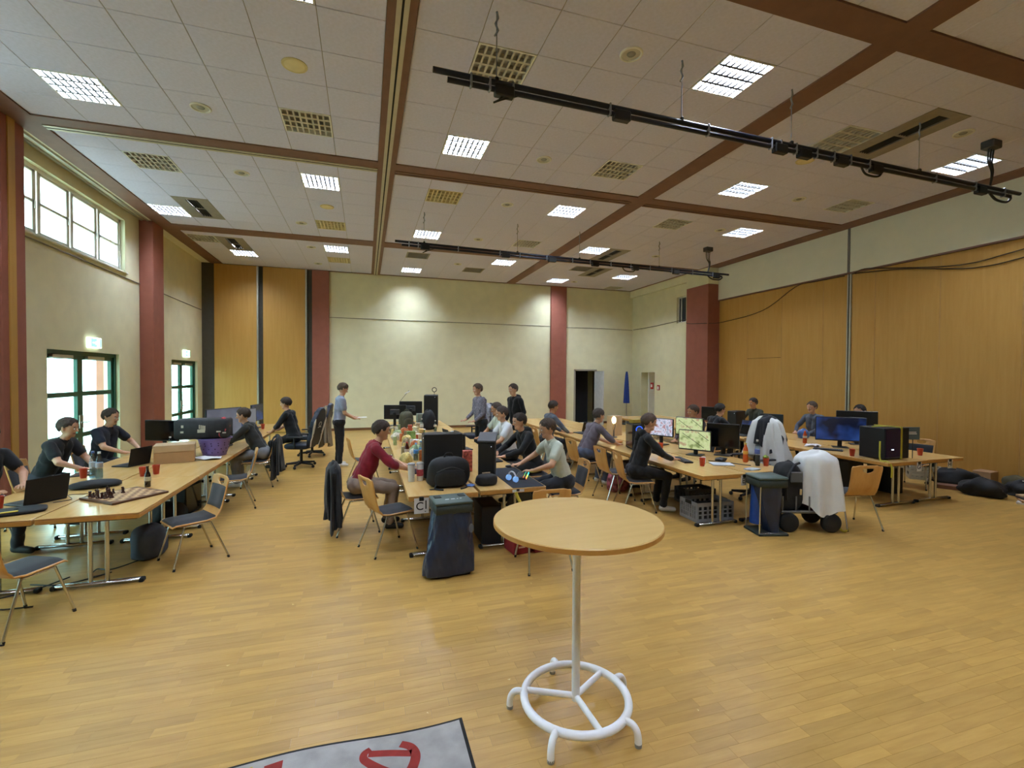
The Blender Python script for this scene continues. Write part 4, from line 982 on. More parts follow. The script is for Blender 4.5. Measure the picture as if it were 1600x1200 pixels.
def person(lab, loc, deg, pose='sit', lean=12, hands=None, shirt=None, trousers=None, shoes=None, sleeve='long', skin=0, hair='#3b2e25', hair_len=0, head_yaw=0, head_pitch=8, hood=False, phones=False, build_=1.0, fine=.011, spread=0, cap=None, seat_drop=0.0):
    t = thing('person', lab, 'person', (loc[0], loc[1], 0), R(deg)); V = Vector
    Minv = (Matrix.Translation((loc[0], loc[1], 0)) @ Matrix.Rotation(R(deg), 4, 'Z')).inverted()
    P = []   # (a, b, ra, rb, material)
    pz = (.607 if pose == 'sit' else .96) - seat_drop; w = build_
    Ml = Matrix.Translation((0, 0, pz)) @ Matrix.Rotation(R(lean), 4, 'Y')
    def T_(x, y, z): return Ml @ V((x, y, z * 1.05))
    P.append((V((0, -.075 * w, pz)), V((0, .075 * w, pz)), .118 * w, .118 * w, 2))
    if pose == 'sit': P.append((V((-.03, -.06 * w, pz - .02)), V((-.03, .06 * w, pz - .02)), .112 * w, .112 * w, 2))
    for s in (-1, 1):
        P.append((T_(0, s * .055 * w, .06), T_(.012, s * .06 * w, .27), .112 * w, .110 * w, 1))
        P.append((T_(.005, s * .07 * w, .27), T_(-.005, s * .085 * w, .43), .112 * w, .095 * w, 1))
    P.append((T_(-.015, -.155 * w, .475), T_(-.015, .155 * w, .475), .062, .062, 1))
    P.append((T_(-.015, 0, .46), T_(.0, 0, .52), .085, .062, 1))
    nb_ = T_(-.005, 0, .50); nt_ = T_(.015, 0, .60)
    P.append((nb_, nt_, .054, .052, 0))
    if hood:
        P.append((T_(-.075, -.06, .52), T_(-.075, .06, .52), .055, .055, 1)); P.append((T_(-.09, 0, .50), T_(-.11, 0, .42), .06, .04, 1))
    # head
    hc = nt_ + V((.012, 0, .085))
    Mh = Matrix.Translation(hc) @ Matrix.Rotation(R(head_yaw), 4, 'Z') @ Matrix.Rotation(R(head_pitch), 4, 'Y')
    H = lambda x, y, z: Mh @ V((x, y, z))
    P.append((H(-.022, 0, .032), H(.018, 0, .038), .088, .084, 0)); P.append((H(.0, 0, -.01), H(.02, 0, .0), .078, .076, 0)); P.append((H(.034, -.016, -.068), H(.034, .016, -.068), .047, .047, 0)); P.append((H(.062, 0, -.09), H(.066, 0, -.088), .024, .024, 0))
    P.append((H(.092, 0, .01), H(.108, 0, -.022), .010, .016, 0))
    for s in (-1, 1): P.append((H(-.008, s * .082, -.02), H(-.014, s * .087, .022), .014, .018, 0))
    # legs
    for s in (-1, 1):
        if pose == 'sit':
            hip, kn, an = V((.0, s * .085 * w, pz - .01)), V((.43, s * (.12 + spread), .522)), V((.36, s * (.13 + spread), .10))
        else:
            hip, kn, an = V((0, s * .085 * w, pz - .03)), V((.015, s * .10, .51)), V((-.01, s * .11, .10))
        P.append((hip, kn, .094 * w, .066, 2)); P.append((kn, an + V((0, 0, .0)), .064, .048, 2))
        P.append((an + V((-.02, 0, -.045)), an + V((.15, s * .02, -.062)), .046, .036, 3))
    # arms
    F = []
    for s, key in ((1, 0), (-1, 1)):
        S = T_(-.012, s * .195 * w, .465)
        if hands and hands[key] is not None: Tg = Minv @ V(hands[key])
        else: Tg = S + V((.06, s * .06, -.50)) if pose == 'stand' else V((.36, s * .14, .66))
        pole = V((-.25, s * .85, -.30)) if pose == 'sit' else V((-.6, s * .3, -.4))
        dz_ = Tg.z - S.z; hm_ = math.sqrt(max(.04, .485 ** 2 - dz_ ** 2)); hv = V((Tg.x - S.x, Tg.y - S.y, 0))
        if hv.length > hm_: Tg = V((S.x + hv.x / hv.length * hm_, S.y + hv.y / hv.length * hm_, Tg.z))
        E_, W_ = ik(S, Tg, .285, .255, pole)
        P.append((S, E_, .060 * w, .048, 1) if sleeve == 'long' else (S, S.lerp(E_, .62), .068 * w, .064, 1))
        if sleeve != 'long': P.append((S.lerp(E_, .5), E_, .046, .042, 0))
        if sleeve == 'long': P.append((E_, E_.lerp(W_, .86), .047, .036, 1)); P.append((E_.lerp(W_, .82), W_, .029, .026, 0))
        elif sleeve == 'elbow': P[-2:] = [(S, E_, .060 * w, .052, 1)]; P.append((E_, E_.lerp(W_, .2), .052, .05, 1)); P.append((E_.lerp(W_, .15), W_, .042, .028, 0))
        else: P.append((E_, W_, .042, .027, 0))
        d = (W_ - E_).normalized()
        if pose == 'sit' or (hands and hands[key] is not None): d = V((d.x, d.y, min(d.z, .05) * .25)); d.normalize()
        side = V((0, 0, 1)).cross(d).normalized() * 1.0      # to the left of the hand
        up = d.cross(side) * -1; up = side.cross(d) * -1 if up.z < 0 else up
        up = V((0, 0, 1)) - d * d.z; up.normalize()
        for q in (-.026, -.009, .009, .026): P.append((W_ + d * .02 + side * q * .7, W_ + d * .078 + side * q, .015, .0135, 0))
        P.append((W_, W_ + d * .03, .027, .026, 0))
        for k, (q, ln) in enumerate(((-.030, .058), (-.010, .072), (.011, .076), (.031, .070))):
            a0 = W_ + d * .082 + side * q; fan = (side * q * .25)
            a1 = a0 + (d * .5 * ln + fan * .5 + up * .006); a2 = a1 + (d * .42 * ln + fan * .4 - up * .016)
            F.append(([a0 - d * .02, a0, a1, a2], [.009, .0092, .0085, .0068]))
        ts = -s   # thumb towards the body midline
        b0 = W_ + d * .028 + side * ts * .028; b1 = b0 + d * .034 + side * ts * .026 - up * .004; b2 = b1 + d * .032 + side * ts * .006 - up * .008
        F.append(([b0 - d * .01 - side * ts * .015, b0, b1, b2], [.013, .012, .0105, .008]))
    mb = MB()
    for a, b, ra, rb, m in P: capsule(mb, a, b, ra, rb)
    me = mb.mesh('body'); o = obj('body', me, None, t)
    md = o.modifiers.new('r', 'REMESH'); md.mode = 'VOXEL'; md.voxel_size = fine; md.use_smooth_shade = True
    md = o.modifiers.new('s', 'SMOOTH'); md.factor = .5; md.iterations = 5 if fine < .01 else 3
    par = o.parent; o.parent = None; apply_mods(o); o.parent = par; o.name = 'body'
    me = o.data
    for q in (SKIN[skin], shirt, trousers, shoes or mat('black_shoe', '#151515', .6)): me.materials.append(q)
    n = len(me.polygons); nv = len(me.vertices)
    co = np.empty(nv * 3); me.vertices.foreach_get('co', co); co = co.reshape(-1, 3)
    best = np.full(nv, 1e9); lab_ = np.zeros(nv, int)
    for a, b, ra, rb, m in P:
        a_, b_ = np.array(a), np.array(b); d_ = b_ - a_; L2 = max(d_ @ d_, 1e-9); tt = np.clip((co - a_) @ d_ / L2, 0, 1)
        dist = np.linalg.norm(co - (a_ + tt[:, None] * d_), axis=1) - (ra + (rb - ra) * tt)
        k = dist < best; best[k] = dist[k]; lab_[k] = m
    # cloth folds: gentle displacement on garments
    nr = np.empty(nv * 3); me.vertices.foreach_get('normal', nr); nr = nr.reshape(-1, 3)
    fold = (np.sin(co[:, 2] * 55 + co[:, 0] * 31 + 2.2 * np.sin(co[:, 1] * 23)) * .5 + np.sin(co[:, 0] * 47 - co[:, 1] * 39 + co[:, 2] * 17)) * .0035
    fold[(lab_ == 0) | (lab_ == 3)] = 0; garment = ((lab_ == 1) | (lab_ == 2)) * .004
    co2 = co + nr * (fold + garment)[:, None]; me.vertices.foreach_set('co', co2.ravel())
    li = np.empty(len(me.loops), int); me.loops.foreach_get('vertex_index', li)
    ls = np.empty(n, int); me.polygons.foreach_get('loop_start', ls)
    me.polygons.foreach_set('material_index', lab_[li[ls]].astype(np.int32)); me.polygons.foreach_set('use_smooth', np.ones(n, bool))
    # fingers as tapered chains rooted in the palm, same mesh
    fm = MB()
    for pts, rs in F: fm.tube(smooth_path(pts, 3)[:], [np.interp(i / 9, [0, .33, .67, 1], rs) for i in range(10)], 8)
    bm = bmesh.new(); bm.from_mesh(me); fme = fm.mesh('fingers', smooth=True); bm.from_mesh(fme); bm.to_mesh(me); bm.free(); bpy.data.meshes.remove(fme)
    me.update()
    # hair cap, eyes, lips
    rg = random.Random(hash(lab) % 1000)
    hm = mat('hair_' + hair.strip('#'), hair, .75, var=.25, scale=60, bump=.6, bscale=120)
    ph = [rg.random() * 6.28 for _ in range(3)]
    def hp(u, v):
        a = 2 * math.pi * u; fr = .5 + .5 * math.cos(a)     # 1 = front
        lim = R(134 + hair_len * 20) * (1 - fr ** 1.7) + R(56) * fr ** 1.7 + .10 * math.sin(8 * a + ph[2]) + .07 * math.sin(17 * a + ph[0])
        th = lim * v; k = 1 + .022 * math.sin(7 * a + 7 * th + ph[0]) + .02 * math.sin(17 * a - 11 * th + ph[1]) + .012 * math.sin(29 * a + 19 * th)
        k *= 1.0 - .04 * v ** 6
        return H((.119 * math.sin(th) * math.cos(a)) * k - .012, .098 * math.sin(th) * math.sin(a) * k, (.112 * math.cos(th)) * k + .034 - hair_len * .05 * max(0, v - .5) * (1 - fr))
    MB().grid(hp, 56, 18, .006).build('hair', hm, t, smooth=True)
    for s in (-1, 1):
        MB().ball(H(.088, s * .032, .006), .0105, 10, 6).build('eye', mat('eye_white', '#d8d4cc', .3, var=0), t, smooth=True)
        MB().ball(H(.0965, s * .032, .006), .0045, 8, 6).build('pupil', mat('pupil_dark', '#1a130e', .3, var=0), t, smooth=True)
        MB().tube([H(.092, s * .018, .028), H(.094, s * .032, .032), H(.086, s * .048, .027)], .0045, 6).build('eyebrow', hm, t)
    MB().tube(smooth_path([H(.076, -.022, -.058), H(.086, 0, -.056), H(.076, .022, -.058)], 4), .006, 6).build('mouth', mat('lip', '#8f5548', .6), t, smooth=True)
    if phones:
        h = thing('headphones', f'black headphones on the head of the {lab.split(",")[0].replace("person in ", "") if "," in lab else "dark-dressed person"}', 'headphones', (loc[0], loc[1], 0), R(deg))
        MB().tube([H(-.01, .112 * math.cos(R(a)), .03 + .118 * math.sin(R(a))) for a in range(-10, 191, 12)], .010, 8).build('headband', mat('grey_headband', '#6c6f75', .4), h, smooth=True)
        for s in (-1, 1):
            MB().tube([H(-.01, s * .088, .0), H(-.01, s * .122, .0)], .042, 14).build('ear_cup', M_BLACK, h, smooth=50)
    return t
FB = fabric
BLACK_T = FB('black_jersey', '#15161a'); NAVY = FB('navy_jersey', '#181d2b'); HOOD = FB('charcoal_green_hoodie', '#2b2d2b'); RED = FB('crimson_knit', '#7d1424', .18)
GREYT = FB('blue_grey_tee', '#8a90a3'); PALE = FB('pale_sage_tee', '#b9bfb0', .06); WHITE = FB('white_shirt_cloth', '#cfcfd2', .05); MAUVE = FB('mauve_sweat', '#5d545c'); BLKHOOD = FB('black_hoodie', '#111214')
PATT = mat('grey_patterned_shirt', '#74717f', .9, var=.45, scale=38, bump=.2, bscale=30); GREEN_D = FB('dark_olive_top', '#35382c'); BLUEG = FB('slate_blue_top', '#545a66'); BROWN = FB('brown_plum_top', '#4b3d3e')
T_BLACK = FB('black_trousers', '#131417'); T_BEIGE = FB('beige_trousers', '#8d7c6d'); T_GREY = FB('grey_joggers', '#85868a'); T_DENIM = FB('blue_grey_jeans', '#4c5568'); T_DARK = FB('dark_jeans', '#22252e')
S_WHITE = mat('white_sneaker', '#cfcfcc', .6)
Z1 = TZ + .038
person('person in a black T-shirt, cut off at the picture edge behind the open laptop', (-4.05, 6.55), -24, 'sit', 14, [(-3.36, 6.30, Z1 + .03), (-3.45, 6.02, Z1 + .03)], BLACK_T, T_DARK, None, 'short', 0, '#3a2c20', fine=.009)
person('person in a black T-shirt leaning on the table by the tablet', (-4.05, 7.70), -4, 'sit', 24, [(-3.52, 7.72, Z1), (-3.50, 7.45, Z1)], BLACK_T, T_DARK, None, 'short', 0, '#3b2e25', fine=.009)
person('person in a navy T-shirt typing in front of the glass door', (-4.00, 8.95), -14, 'sit', 14, [(-3.40, 9.00, Z1 + .02), (-3.38, 8.68, Z1 + .02)], NAVY, T_DARK, None, 'short', 0, '#332820', fine=.010)
person('person in a dark hoodie and grey trousers bent to the large monitor', (-1.78, 9.35), 176, 'sit', 26, [(-2.40, 9.20, Z1 + .02), (-2.42, 9.48, Z1 + .02)], HOOD, T_GREY, S_WHITE, 'long', 0, '#3b2e25', fine=.010)
person('person in black sitting in the navy gaming chair', (-1.46, 10.97), 166, 'sit', 14, [(-1.98, 11.0, Z1 + .03), (-1.96, 11.28, Z1 + .03)], BLKHOOD, T_BLACK, None, 'elbow', 0, '#2d2018', fine=.012, seat_drop=-.06)
person('person in a blue-grey T-shirt and black trousers standing in the aisle', (-.55, 10.80), 14, 'stand', 5, [(-.16, 10.98, 1.06), (-.12, 10.80, 1.04)], GREYT, T_BLACK, S_WHITE, 'short', 0, '#4a3a2c', fine=.010, head_pitch=22)
person('person in a crimson sweater seated at the C table', (-.08, 6.30), 6, 'sit', 24, [(.50, 6.52, Z1 + .03), (.52, 6.18, Z1 + .03)], RED, T_BEIGE, None, 'elbow', 0, '#33261f', fine=.0085)
person('person in a grey patterned shirt standing behind the row C bottles', (2.46, 10.15), 195, 'stand', 6, [(2.05, 10.0, 1.0), (2.1, 10.4, 1.0)], PATT, T_BLACK, None, 'long', 0, '#4a3b2e', fine=.011)
person('person in a white shirt seated behind the black hoodie at row C', (2.52, 8.10), 180, 'sit', 14, [(1.96, 7.95, Z1), (1.96, 8.25, Z1)], WHITE, T_DARK, None, 'short', 0, '#3a2d24', fine=.011)
person('person in a black hoodie with long sleeves reaching over row C', (2.55, 6.95), 186, 'sit', 22, [(1.93, 6.72, Z1 + .03), (1.95, 7.05, Z1 + .03)], BLKHOOD, T_BLACK, None, 'long', 0, '#2c221c', hood=True, fine=.009)
person('person in a pale sage T-shirt with hands on a lit keyboard', (2.55, 5.80), 176, 'sit', 19, [(2.06, 5.62, Z1 + .03), (1.99, 6.20, Z1 + .025)], PALE, T_DARK, None, 'short', 0, '#43352b', fine=.0085, head_pitch=12)
person('person in a pale T-shirt far back at row C', (2.64, 9.05), 182, 'sit', 10, [(2.02, 8.95, Z1), (2.02, 9.2, Z1)], PALE, T_DARK, None, 'short', 1, '#43352b', fine=.012)
person('person in a black hoodie standing in the aisle beyond row C', (3.30, 10.15), 200, 'stand', 8, None, BLKHOOD, T_BLACK, None, 'long', 0, '#3b2e25', hood=True, fine=.012)
person('person in a mauve top and blue-grey jeans at the E row', (3.82, 7.75), 4, 'sit', 26, [(4.44, 7.85, Z1), (4.46, 7.6, Z1)], MAUVE, T_DENIM, S_WHITE, 'elbow', 0, '#3c3028', fine=.010)
person('person in a black hoodie and black trousers at the E table', (3.88, 6.12), -14, 'sit', 15, [(4.50, 6.08, Z1 + .03), (4.52, 5.82, Z1 + .03)], BLKHOOD, T_BLACK, S_WHITE, 'long', 0, '#4a3a2e', hood=True, fine=.0085, spread=.02)
person('person in brown plum behind the E row monitors', (6.22, 7.60), 180, 'sit', 12, [(5.62, 7.45, Z1), (5.62, 7.75, Z1)], BROWN, T_DARK, None, 'long', 1, '#43301f', fine=.012)
person('person in black typing on the laptop at the G row', (7.02, 8.25), -4, 'sit', 20, [(7.62, 8.38, Z1), (7.63, 8.08, Z1)], BLACK_T, T_BLACK, None, 'short', 0, '#241c17', fine=.010)
person('person in dark olive at the back of the G row', (9.80, 9.75), 180, 'sit', 12, [(9.2, 9.6, Z1), (9.2, 9.9, Z1)], GREEN_D, T_DARK, None, 'long', 1, '#30251d', fine=.013)
person('person in slate blue behind the snacks of the G row', (9.78, 8.05), 180, 'sit', 12, [(9.2, 7.9, Z1), (9.2, 8.2, Z1)], BLUEG, T_DARK, None, 'long', 0, '#4a3c33', fine=.013)
person('person in dark clothes behind the taped computer', (9.68, 6.92), 185, 'sit', 12, [(9.16, 6.75, Z1), (9.16, 7.05, Z1)], T_DARK, T_DARK, None, 'long', 0, '#201915', fine=.012)
person('person in grey at the back end of the E row', (3.80, 9.60), 4, 'sit', 14, [(4.40, 9.7, Z1), (4.42, 9.45, Z1)], BLUEG, T_DARK, None, 'long', 1, '#3a2d24', fine=.013)
# ------------------------------------------------------------------ desk props
def screen_mat(name, cols, scale, strength, contrast=.12):
    if name in MATS: return MATS[name]
    m, nt, b = _new(name); N, L = nt.nodes, nt.links
    tc = N.new('ShaderNodeTexCoord'); nz = N.new('ShaderNodeTexNoise'); nz.inputs['Scale'].default_value = scale; nz.inputs['Detail'].default_value = 2
    L.new(tc.outputs['Object'], nz.inputs['Vector']); rp = N.new('ShaderNodeValToRGB'); e = rp.color_ramp.elements
    n = len(cols); e[0].position = .5 - contrast; e[1].position = .5 + contrast; e[0].color = lin(cols[0]); e[1].color = lin(cols[-1])
    for k in range(1, n - 1): q = e.new(.5 - contrast + 2 * contrast * k / (n - 1)); q.color = lin(cols[k])
    L.new(nz.outputs['Fac'], rp.inputs['Fac']); L.new(rp.outputs['Color'], b.inputs['Emission Color']); b.inputs['Emission Strength'].default_value = strength
    b.inputs['Base Color'].default_value = (.01, .01, .012, 1); b.inputs['Roughness'].default_value = .25
    MATS[name] = m; return m
SCR_MAP = screen_mat('map_game_screen', ['#8a9a60', '#c9d79a', '#d6e2a8', '#b9a07c'], 9, .8, .16)
SCR_BLUE = screen_mat('blue_desktop_screen', ['#0b1430', '#1c3a78', '#2a4f96'], 3, .55)
SCR_GREY = screen_mat('pale_grey_screen', ['#6f7382', '#8a8f9c'], 2, .55)
SCR_WHITE = screen_mat('bright_document_screen', ['#9aa0b4', '#d8dcf0', '#b08a90'], 14, .9)
SCR_OFF = mat('screen_off', '#08090b', .12, var=0, spec=.6)
M_PLAST = mat('black_case_plastic', '#17181a', .4, var=.08); M_MATTE = mat('matte_black_metal', '#1c1d20', .55, .2, var=.08); M_DGREY = mat('dark_grey_plastic', '#3a3c40', .5, var=.06)
M_CUP = mat('red_plastic_cup', '#c8442f', .35, var=.03, trans=.25); M_DRINK = mat('orange_drink', '#8a2a12', .2, var=0)
M_CARD = mat('brown_cardboard', '#a98660', .85, var=.06); M_CARD2 = mat('pale_cardboard', '#b59a78', .85, var=.06)
def monitor(lab, loc, deg, w, h, scr, zb=.10, lit_back=False):
    t = thing('monitor', lab, 'monitor', (loc[0], loc[1], loc[2] if len(loc) > 2 else TZ), R(deg))
    MB().rbox(-.03, .012, -w / 2, w / 2, zb, zb + h, .008).build('panel', M_PLAST, t)
    MB().box(.012, .0135, -w / 2 + .012, w / 2 - .012, zb + .022, zb + h - .012).build('screen', scr, t)
    MB().rbox(-.06, -.03, -.12, .12, zb + h * .3, zb + h * .7, .012).build('back_cover', M_DGREY, t)
    MB().rbox(-.075, -.05, -.035, .035, .012, zb + h * .5, .008).build('stand_neck', M_PLAST, t)
    MB().rbox(-.15, .08, -.12, .12, 0, .014, .005).build('stand_base', M_PLAST, t)
    if scr is SCR_MAP:
        d = M_INK
        for k, (y0, z0_, y1, z1_) in enumerate(((-.8, .9, .6, .1), (.2, 1.0, .9, .55))):
            MB().tube([(.0142, y0 * w / 2 * .95, zb + .03 + z0_ * (h - .06)), (.0142, y1 * w / 2 * .95, zb + .03 + z1_ * (h - .06))], .004, 4).build('map_road', d, t)
    return t
def laptop(lab, loc, deg, ang=105, w=.36, dpt=.25, scr=SCR_OFF, lidm=None):
    t = thing('laptop', lab, 'laptop', (loc[0], loc[1], loc[2] if len(loc) > 2 else TZ), R(deg))
    MB().rbox(-dpt / 2, dpt / 2, -w / 2, w / 2, 0, .018, .005).build('base', lidm or M_MATTE, t)
    k = MB()
    for r_ in range(5):
        for c_ in range(12): k.box(-.09 + r_ * .022, -.072 + r_ * .022, -.14 + c_ * .0237, -.12 + c_ * .0237, .018, .0205)
    k.build('keyboard', M_BLACK, t)
    l = bpy.data.objects.new('lid', MB().rbox(-.007, .0, -w / 2, w / 2, 0, dpt - .01, .004).mesh('lid')); C.objects.link(l); l.data.materials.append(lidm or M_MATTE); l.parent = t
    l.location = (-dpt / 2 + .004, 0, .018); l.rotation_euler = (0, R(-(ang - 90)), 0)
    MB().box(.0003, .0015, -w / 2 + .012, w / 2 - .012, .015, dpt - .025).build('screen', scr, l)
    return t
def cup(lab, loc, m=None, grp='red plastic cups on the tables', h=.115, r=.043):
    t = thing('plastic_cup', lab, 'cup', (loc[0], loc[1], loc[2] if len(loc) > 2 else TZ), 0, grp)
    MB().lathe([(r * .68, 0), (r * .72, .004), (r * .98, h - .004), (r * 1.04, h), (r * .98, h - .001), (r * .93, h - .006), (r * .66, .008), (0, .008)], 20).build('cup_wall', m or M_CUP, t, smooth=50)
    MB().lathe([(0, h * .55), (r * .83, h * .55), (r * .83, h * .552), (0, h * .552)], 16).build('drink', M_DRINK, t)
    return t
M_PET = glass_mat('clear_pet', '#d9e4ea'); M_BROWN = mat('brown_glass', '#2c1508', .12, var=0, coat=.5); M_CAPW = mat('white_cap', '#dcdcdc', .4, var=0)
def bottle(lab, loc, kind='water', h=.30, grp=None, label_hex=None, cap=None, body=None):
    t = thing('bottle', lab, 'bottle', (loc[0], loc[1], loc[2] if len(loc) > 2 else TZ), random.random() * 6, grp)
    if kind == 'beer': prof = [(.028, 0), (.030, .006), (.030, h * .55), (.026, h * .65), (.014, h * .76), (.013, h * .95), (.0145, h * .96), (.0145, h)]; bm_ = M_BROWN; r = .0305
    else: r = .036; prof = [(.030, 0), (r, .012), (r, h * .3), (r * .94, h * .38), (r, h * .45), (r, h * .62), (r * .8, h * .74), (.015, h * .88), (.0135, h * .93)]; bm_ = body or M_PET
    MB().lathe(prof, 18).build('bottle_body', bm_, t, smooth=50)
    if kind != 'beer': MB().lathe([(.016, h * .925), (.016, h), (0, h)], 14).build('cap', cap or M_CAPW, t, smooth=40)
    if kind != 'beer' and body is None: MB().lathe([(0, .006), (r * .9, .012), (r * .9, h * .36), (0, h * .36)], 16).build('water_fill', glass_mat('water_tint', '#c4d6de'), t, smooth=50)
    z0_, z1_ = (.30, .5) if kind == 'beer' else (.42, .60)
    MB().lathe([(r + .0006, h * z0_), (r + .0012, h * z0_ + .001), (r + .0012, h * z1_), (r + .0006, h * z1_)], 18).build('label_band', mat('label_' + (label_hex or 'c9c4b4').strip('#'), label_hex or '#c9c4b4', .6, var=.1, scale=60), t, smooth=True)
    return t
def tower(lab, loc, deg, w=.22, d=.45, h=.47, glow=None, z=TZ):
    t = thing('computer_tower', lab, 'computer', (loc[0], loc[1], z), R(deg))
    MB().rbox(-d / 2, d / 2, -w / 2, w / 2, .012, h, .008).build('case', M_MATTE, t)
    MB().rbox(d / 2, d / 2 + .012, -w / 2 + .004, w / 2 - .004, .016, h - .004, .006).build('front_panel', M_PLAST, t)
    MB().box(-d / 2 + .02, d / 2 - .02, -w / 2 - .004, -w / 2, .04, h - .025).build('side_glass', mat('smoked_side_glass', '#0b0c0f', .08, var=0), t)
    for k in range(4): MB().box(-d / 2 + .05 + k * .05, -d / 2 + .08 + k * .05, -w / 2 + .03, w / 2 - .03, h, h + .002).build('top_vent', M_BLACK, t)
    for x in (-d / 2 + .05, d / 2 - .05):
        for y in (-w / 2 + .03, w / 2 - .03): MB().box(x - .02, x + .02, y - .012, y + .012, 0, .013).build('foot', M_RUBBER, t)
    if glow:
        g_ = emis('fan_glow_' + glow.strip('#'), glow, 2.2)
        for k in range(3):
            c = (d / 2 + .0135, 0, h * (.2 + .3 * k))
            MB().tube([(c[0], c[1] + .055 * math.cos(R(a)), c[2] + .055 * math.sin(R(a))) for a in range(0, 360, 20)], .005, 6, closed=True).build('fan_ring', g_, t, smooth=True)
            bl = MB()
            for a in range(0, 360, 60): bl.add([(c[0] - .001, c[1], c[2]), (c[0], c[1] + .048 * math.cos(R(a)), c[2] + .048 * math.sin(R(a))), (c[0], c[1] + .045 * math.cos(R(a + 32)), c[2] + .045 * math.sin(R(a + 32)))], [(0, 1, 2)])
            bl.build('fan_blades', M_DGREY, t)
    else: MB().ball((d / 2 + .013, w * .3, h - .05), .004, 8, 6).build('power_light', emis('power_led', '#dfe8ff', 3), t)
    return t
def keyboard(lab, loc, deg, w=.44, rgb=False):
    t = thing('keyboard', lab, 'keyboard', (loc[0], loc[1], loc[2] if len(loc) > 2 else TZ), R(deg))
    MB().rbox(-.07, .07, -w / 2, w / 2, 0, .022, .006).build('frame', M_PLAST, t)
    ks = MB()
    for r_ in range(5):
        for c_ in range(16): ks.rbox(-.056 + r_ * .0225, -.037 + r_ * .0225, -w / 2 + .012 + c_ * (w - .024) / 16, -w / 2 + .010 + (c_ + 1) * (w - .024) / 16 - .002, .022, .030, .003)
    ks.build('keys', M_DGREY, t)['kind'] = 'stuff'
    if rgb:
        for k, hx in enumerate(('#20a0ff', '#30ffd0', '#60ff70', '#d8ff50', '#ffd040', '#ff8040')): MB().box(-.0725, -.0705, -w / 2 + w * k / 6, -w / 2 + w * (k + 1) / 6, .006, .026).box(-.034, -.032, -w / 2 + w * k / 6, -w / 2 + w * (k + 1) / 6, .0225, .025).build('light_strip', emis('rgb_' + hx.strip('#'), hx, 3.5), t)
    return t
def mouse(lab, loc, deg=0):
    return tag(place(MB().ball((0, 0, .018), (.058, .032, .020), 14, 8), 'computer_mouse', M_PLAST, (loc[0], loc[1], TZ), deg, True), lab, 'mouse')
def place(mb, name, m, loc, deg=0, smooth=False):
    o = mb.build(name, m, None, smooth); o.location = loc; o.rotation_euler = (0, 0, R(deg)); return o
def soft(name, lab, cat, loc, deg, W, D, H, m, seed=1, pw=3.0, wob=.05, grp=None):
    o = place(soft_box(W, D, H, seed, pw, wob), name, m, loc, deg, True); return tag(o, lab, cat, grp)
def hang(name, lab, cat, loc, deg, W, D, top, hem, m, seed=2, fold=.03, flare=1.06):
    o = place(drape(D, W, top, hem, seed, 56, 22, fold, flare), name, m, loc, deg, True); return tag(o, lab, cat)
def backpack(lab, loc, deg, W, D, H, m):
    t = thing('backpack', lab, 'backpack', loc, R(deg))
    soft_box(W, D, H, 21, 2.8, .03).build('bag_body', m, t, smooth=True)
    b = soft_box(W * .7, D * .3, H * .55, 22, 3, .02).build('front_pocket', m, t, smooth=True); b.location = (0, -D * .45, H * .06)
    MB().tube(smooth_path([(-W * .32, -D * .48, H * .55), (0, -D * .60, H * .72), (W * .32, -D * .48, H * .55)], 5), .005, 5).build('zip', M_DGREY, t, smooth=True)
    MB().tube(smooth_path([(-.05, 0, H - .01), (-.03, -.02, H + .04), (.03, -.02, H + .04), (.05, 0, H - .01)], 5), .009, 6).build('grab_loop', m, t, smooth=True)
    for s in (-1, 1): MB().tube(smooth_path([(s * W * .3, -D * .4, .06), (s * W * .36, -D * .62, .012), (s * W * .2, -D * .85, .008)], 5), .010, 6).build('strap', m, t, smooth=True)
    return t
def carton(lab, loc, deg, W, D, H, m=None, lid=True, name='cardboard_box'):
    t = thing(name, lab, 'box', loc, R(deg)); m = m or M_CARD
    MB().rbox(-W / 2, W / 2, -D / 2, D / 2, 0, H * .62 if lid else H, .004).build('box_body', m, t)
    if lid: MB().rbox(-W / 2 - .006, W / 2 + .006, -D / 2 - .006, D / 2 + .006, H * .621, H, .004).build('box_lid', M_CARD2, t)
    return t

# ---- window row
cup('red plastic cup at the picture edge beside the open laptop', (-3.32, 5.66))
laptop('black open laptop seen from behind at the front of the window row', (-3.14, 5.86), 150, 100, .37, .26)
t = thing('laptop_sleeve', 'black padded sleeve with a yellow strip on the front window table', 'sleeve', (-3.06, 5.44, TZ), R(24))
soft_box(.40, .26, .035, 3, 5, .015).build('sleeve_body', M_NYLON, t, smooth=True); MB().rbox(-.17, .02, -.12, -.09, .033, .042, .003).build('yellow_strip', mat('yellow_plastic', '#c9b545', .6), t)
t = thing('tablet', 'dark tablet with a shiny screen lying by the water bottles', 'tablet', (-3.50, 7.22, TZ), R(28))
MB().rbox(-.19, .19, -.13, .13, 0, .014, .005).build('tablet_body', M_PLAST, t); MB().box(-.17, .17, -.112, .112, .014, .0146).build('screen', mat('glossy_tablet_glass', '#3c4148', .05, var=0), t)
bottle('clear water bottle beside the black cap on the window row', (-3.19, 6.99), 'water', .33, None, '#b8bcc4', mat('blue_cap', '#2f4a8a', .4, var=0))
bottle('clear water bottle behind its twin on the window row', (-3.10, 6.93), 'water', .33, None, '#a9aebf')
cup('red plastic cup half hidden by the water bottles', (-3.30, 7.02))
soft('fabric_pouch', 'flat black fabric pouch lying behind the chessboard', 'pouch', (-2.90, 6.42, TZ), 18, .46, .22, .085, M_NYLON, 6, 2.2, .04)
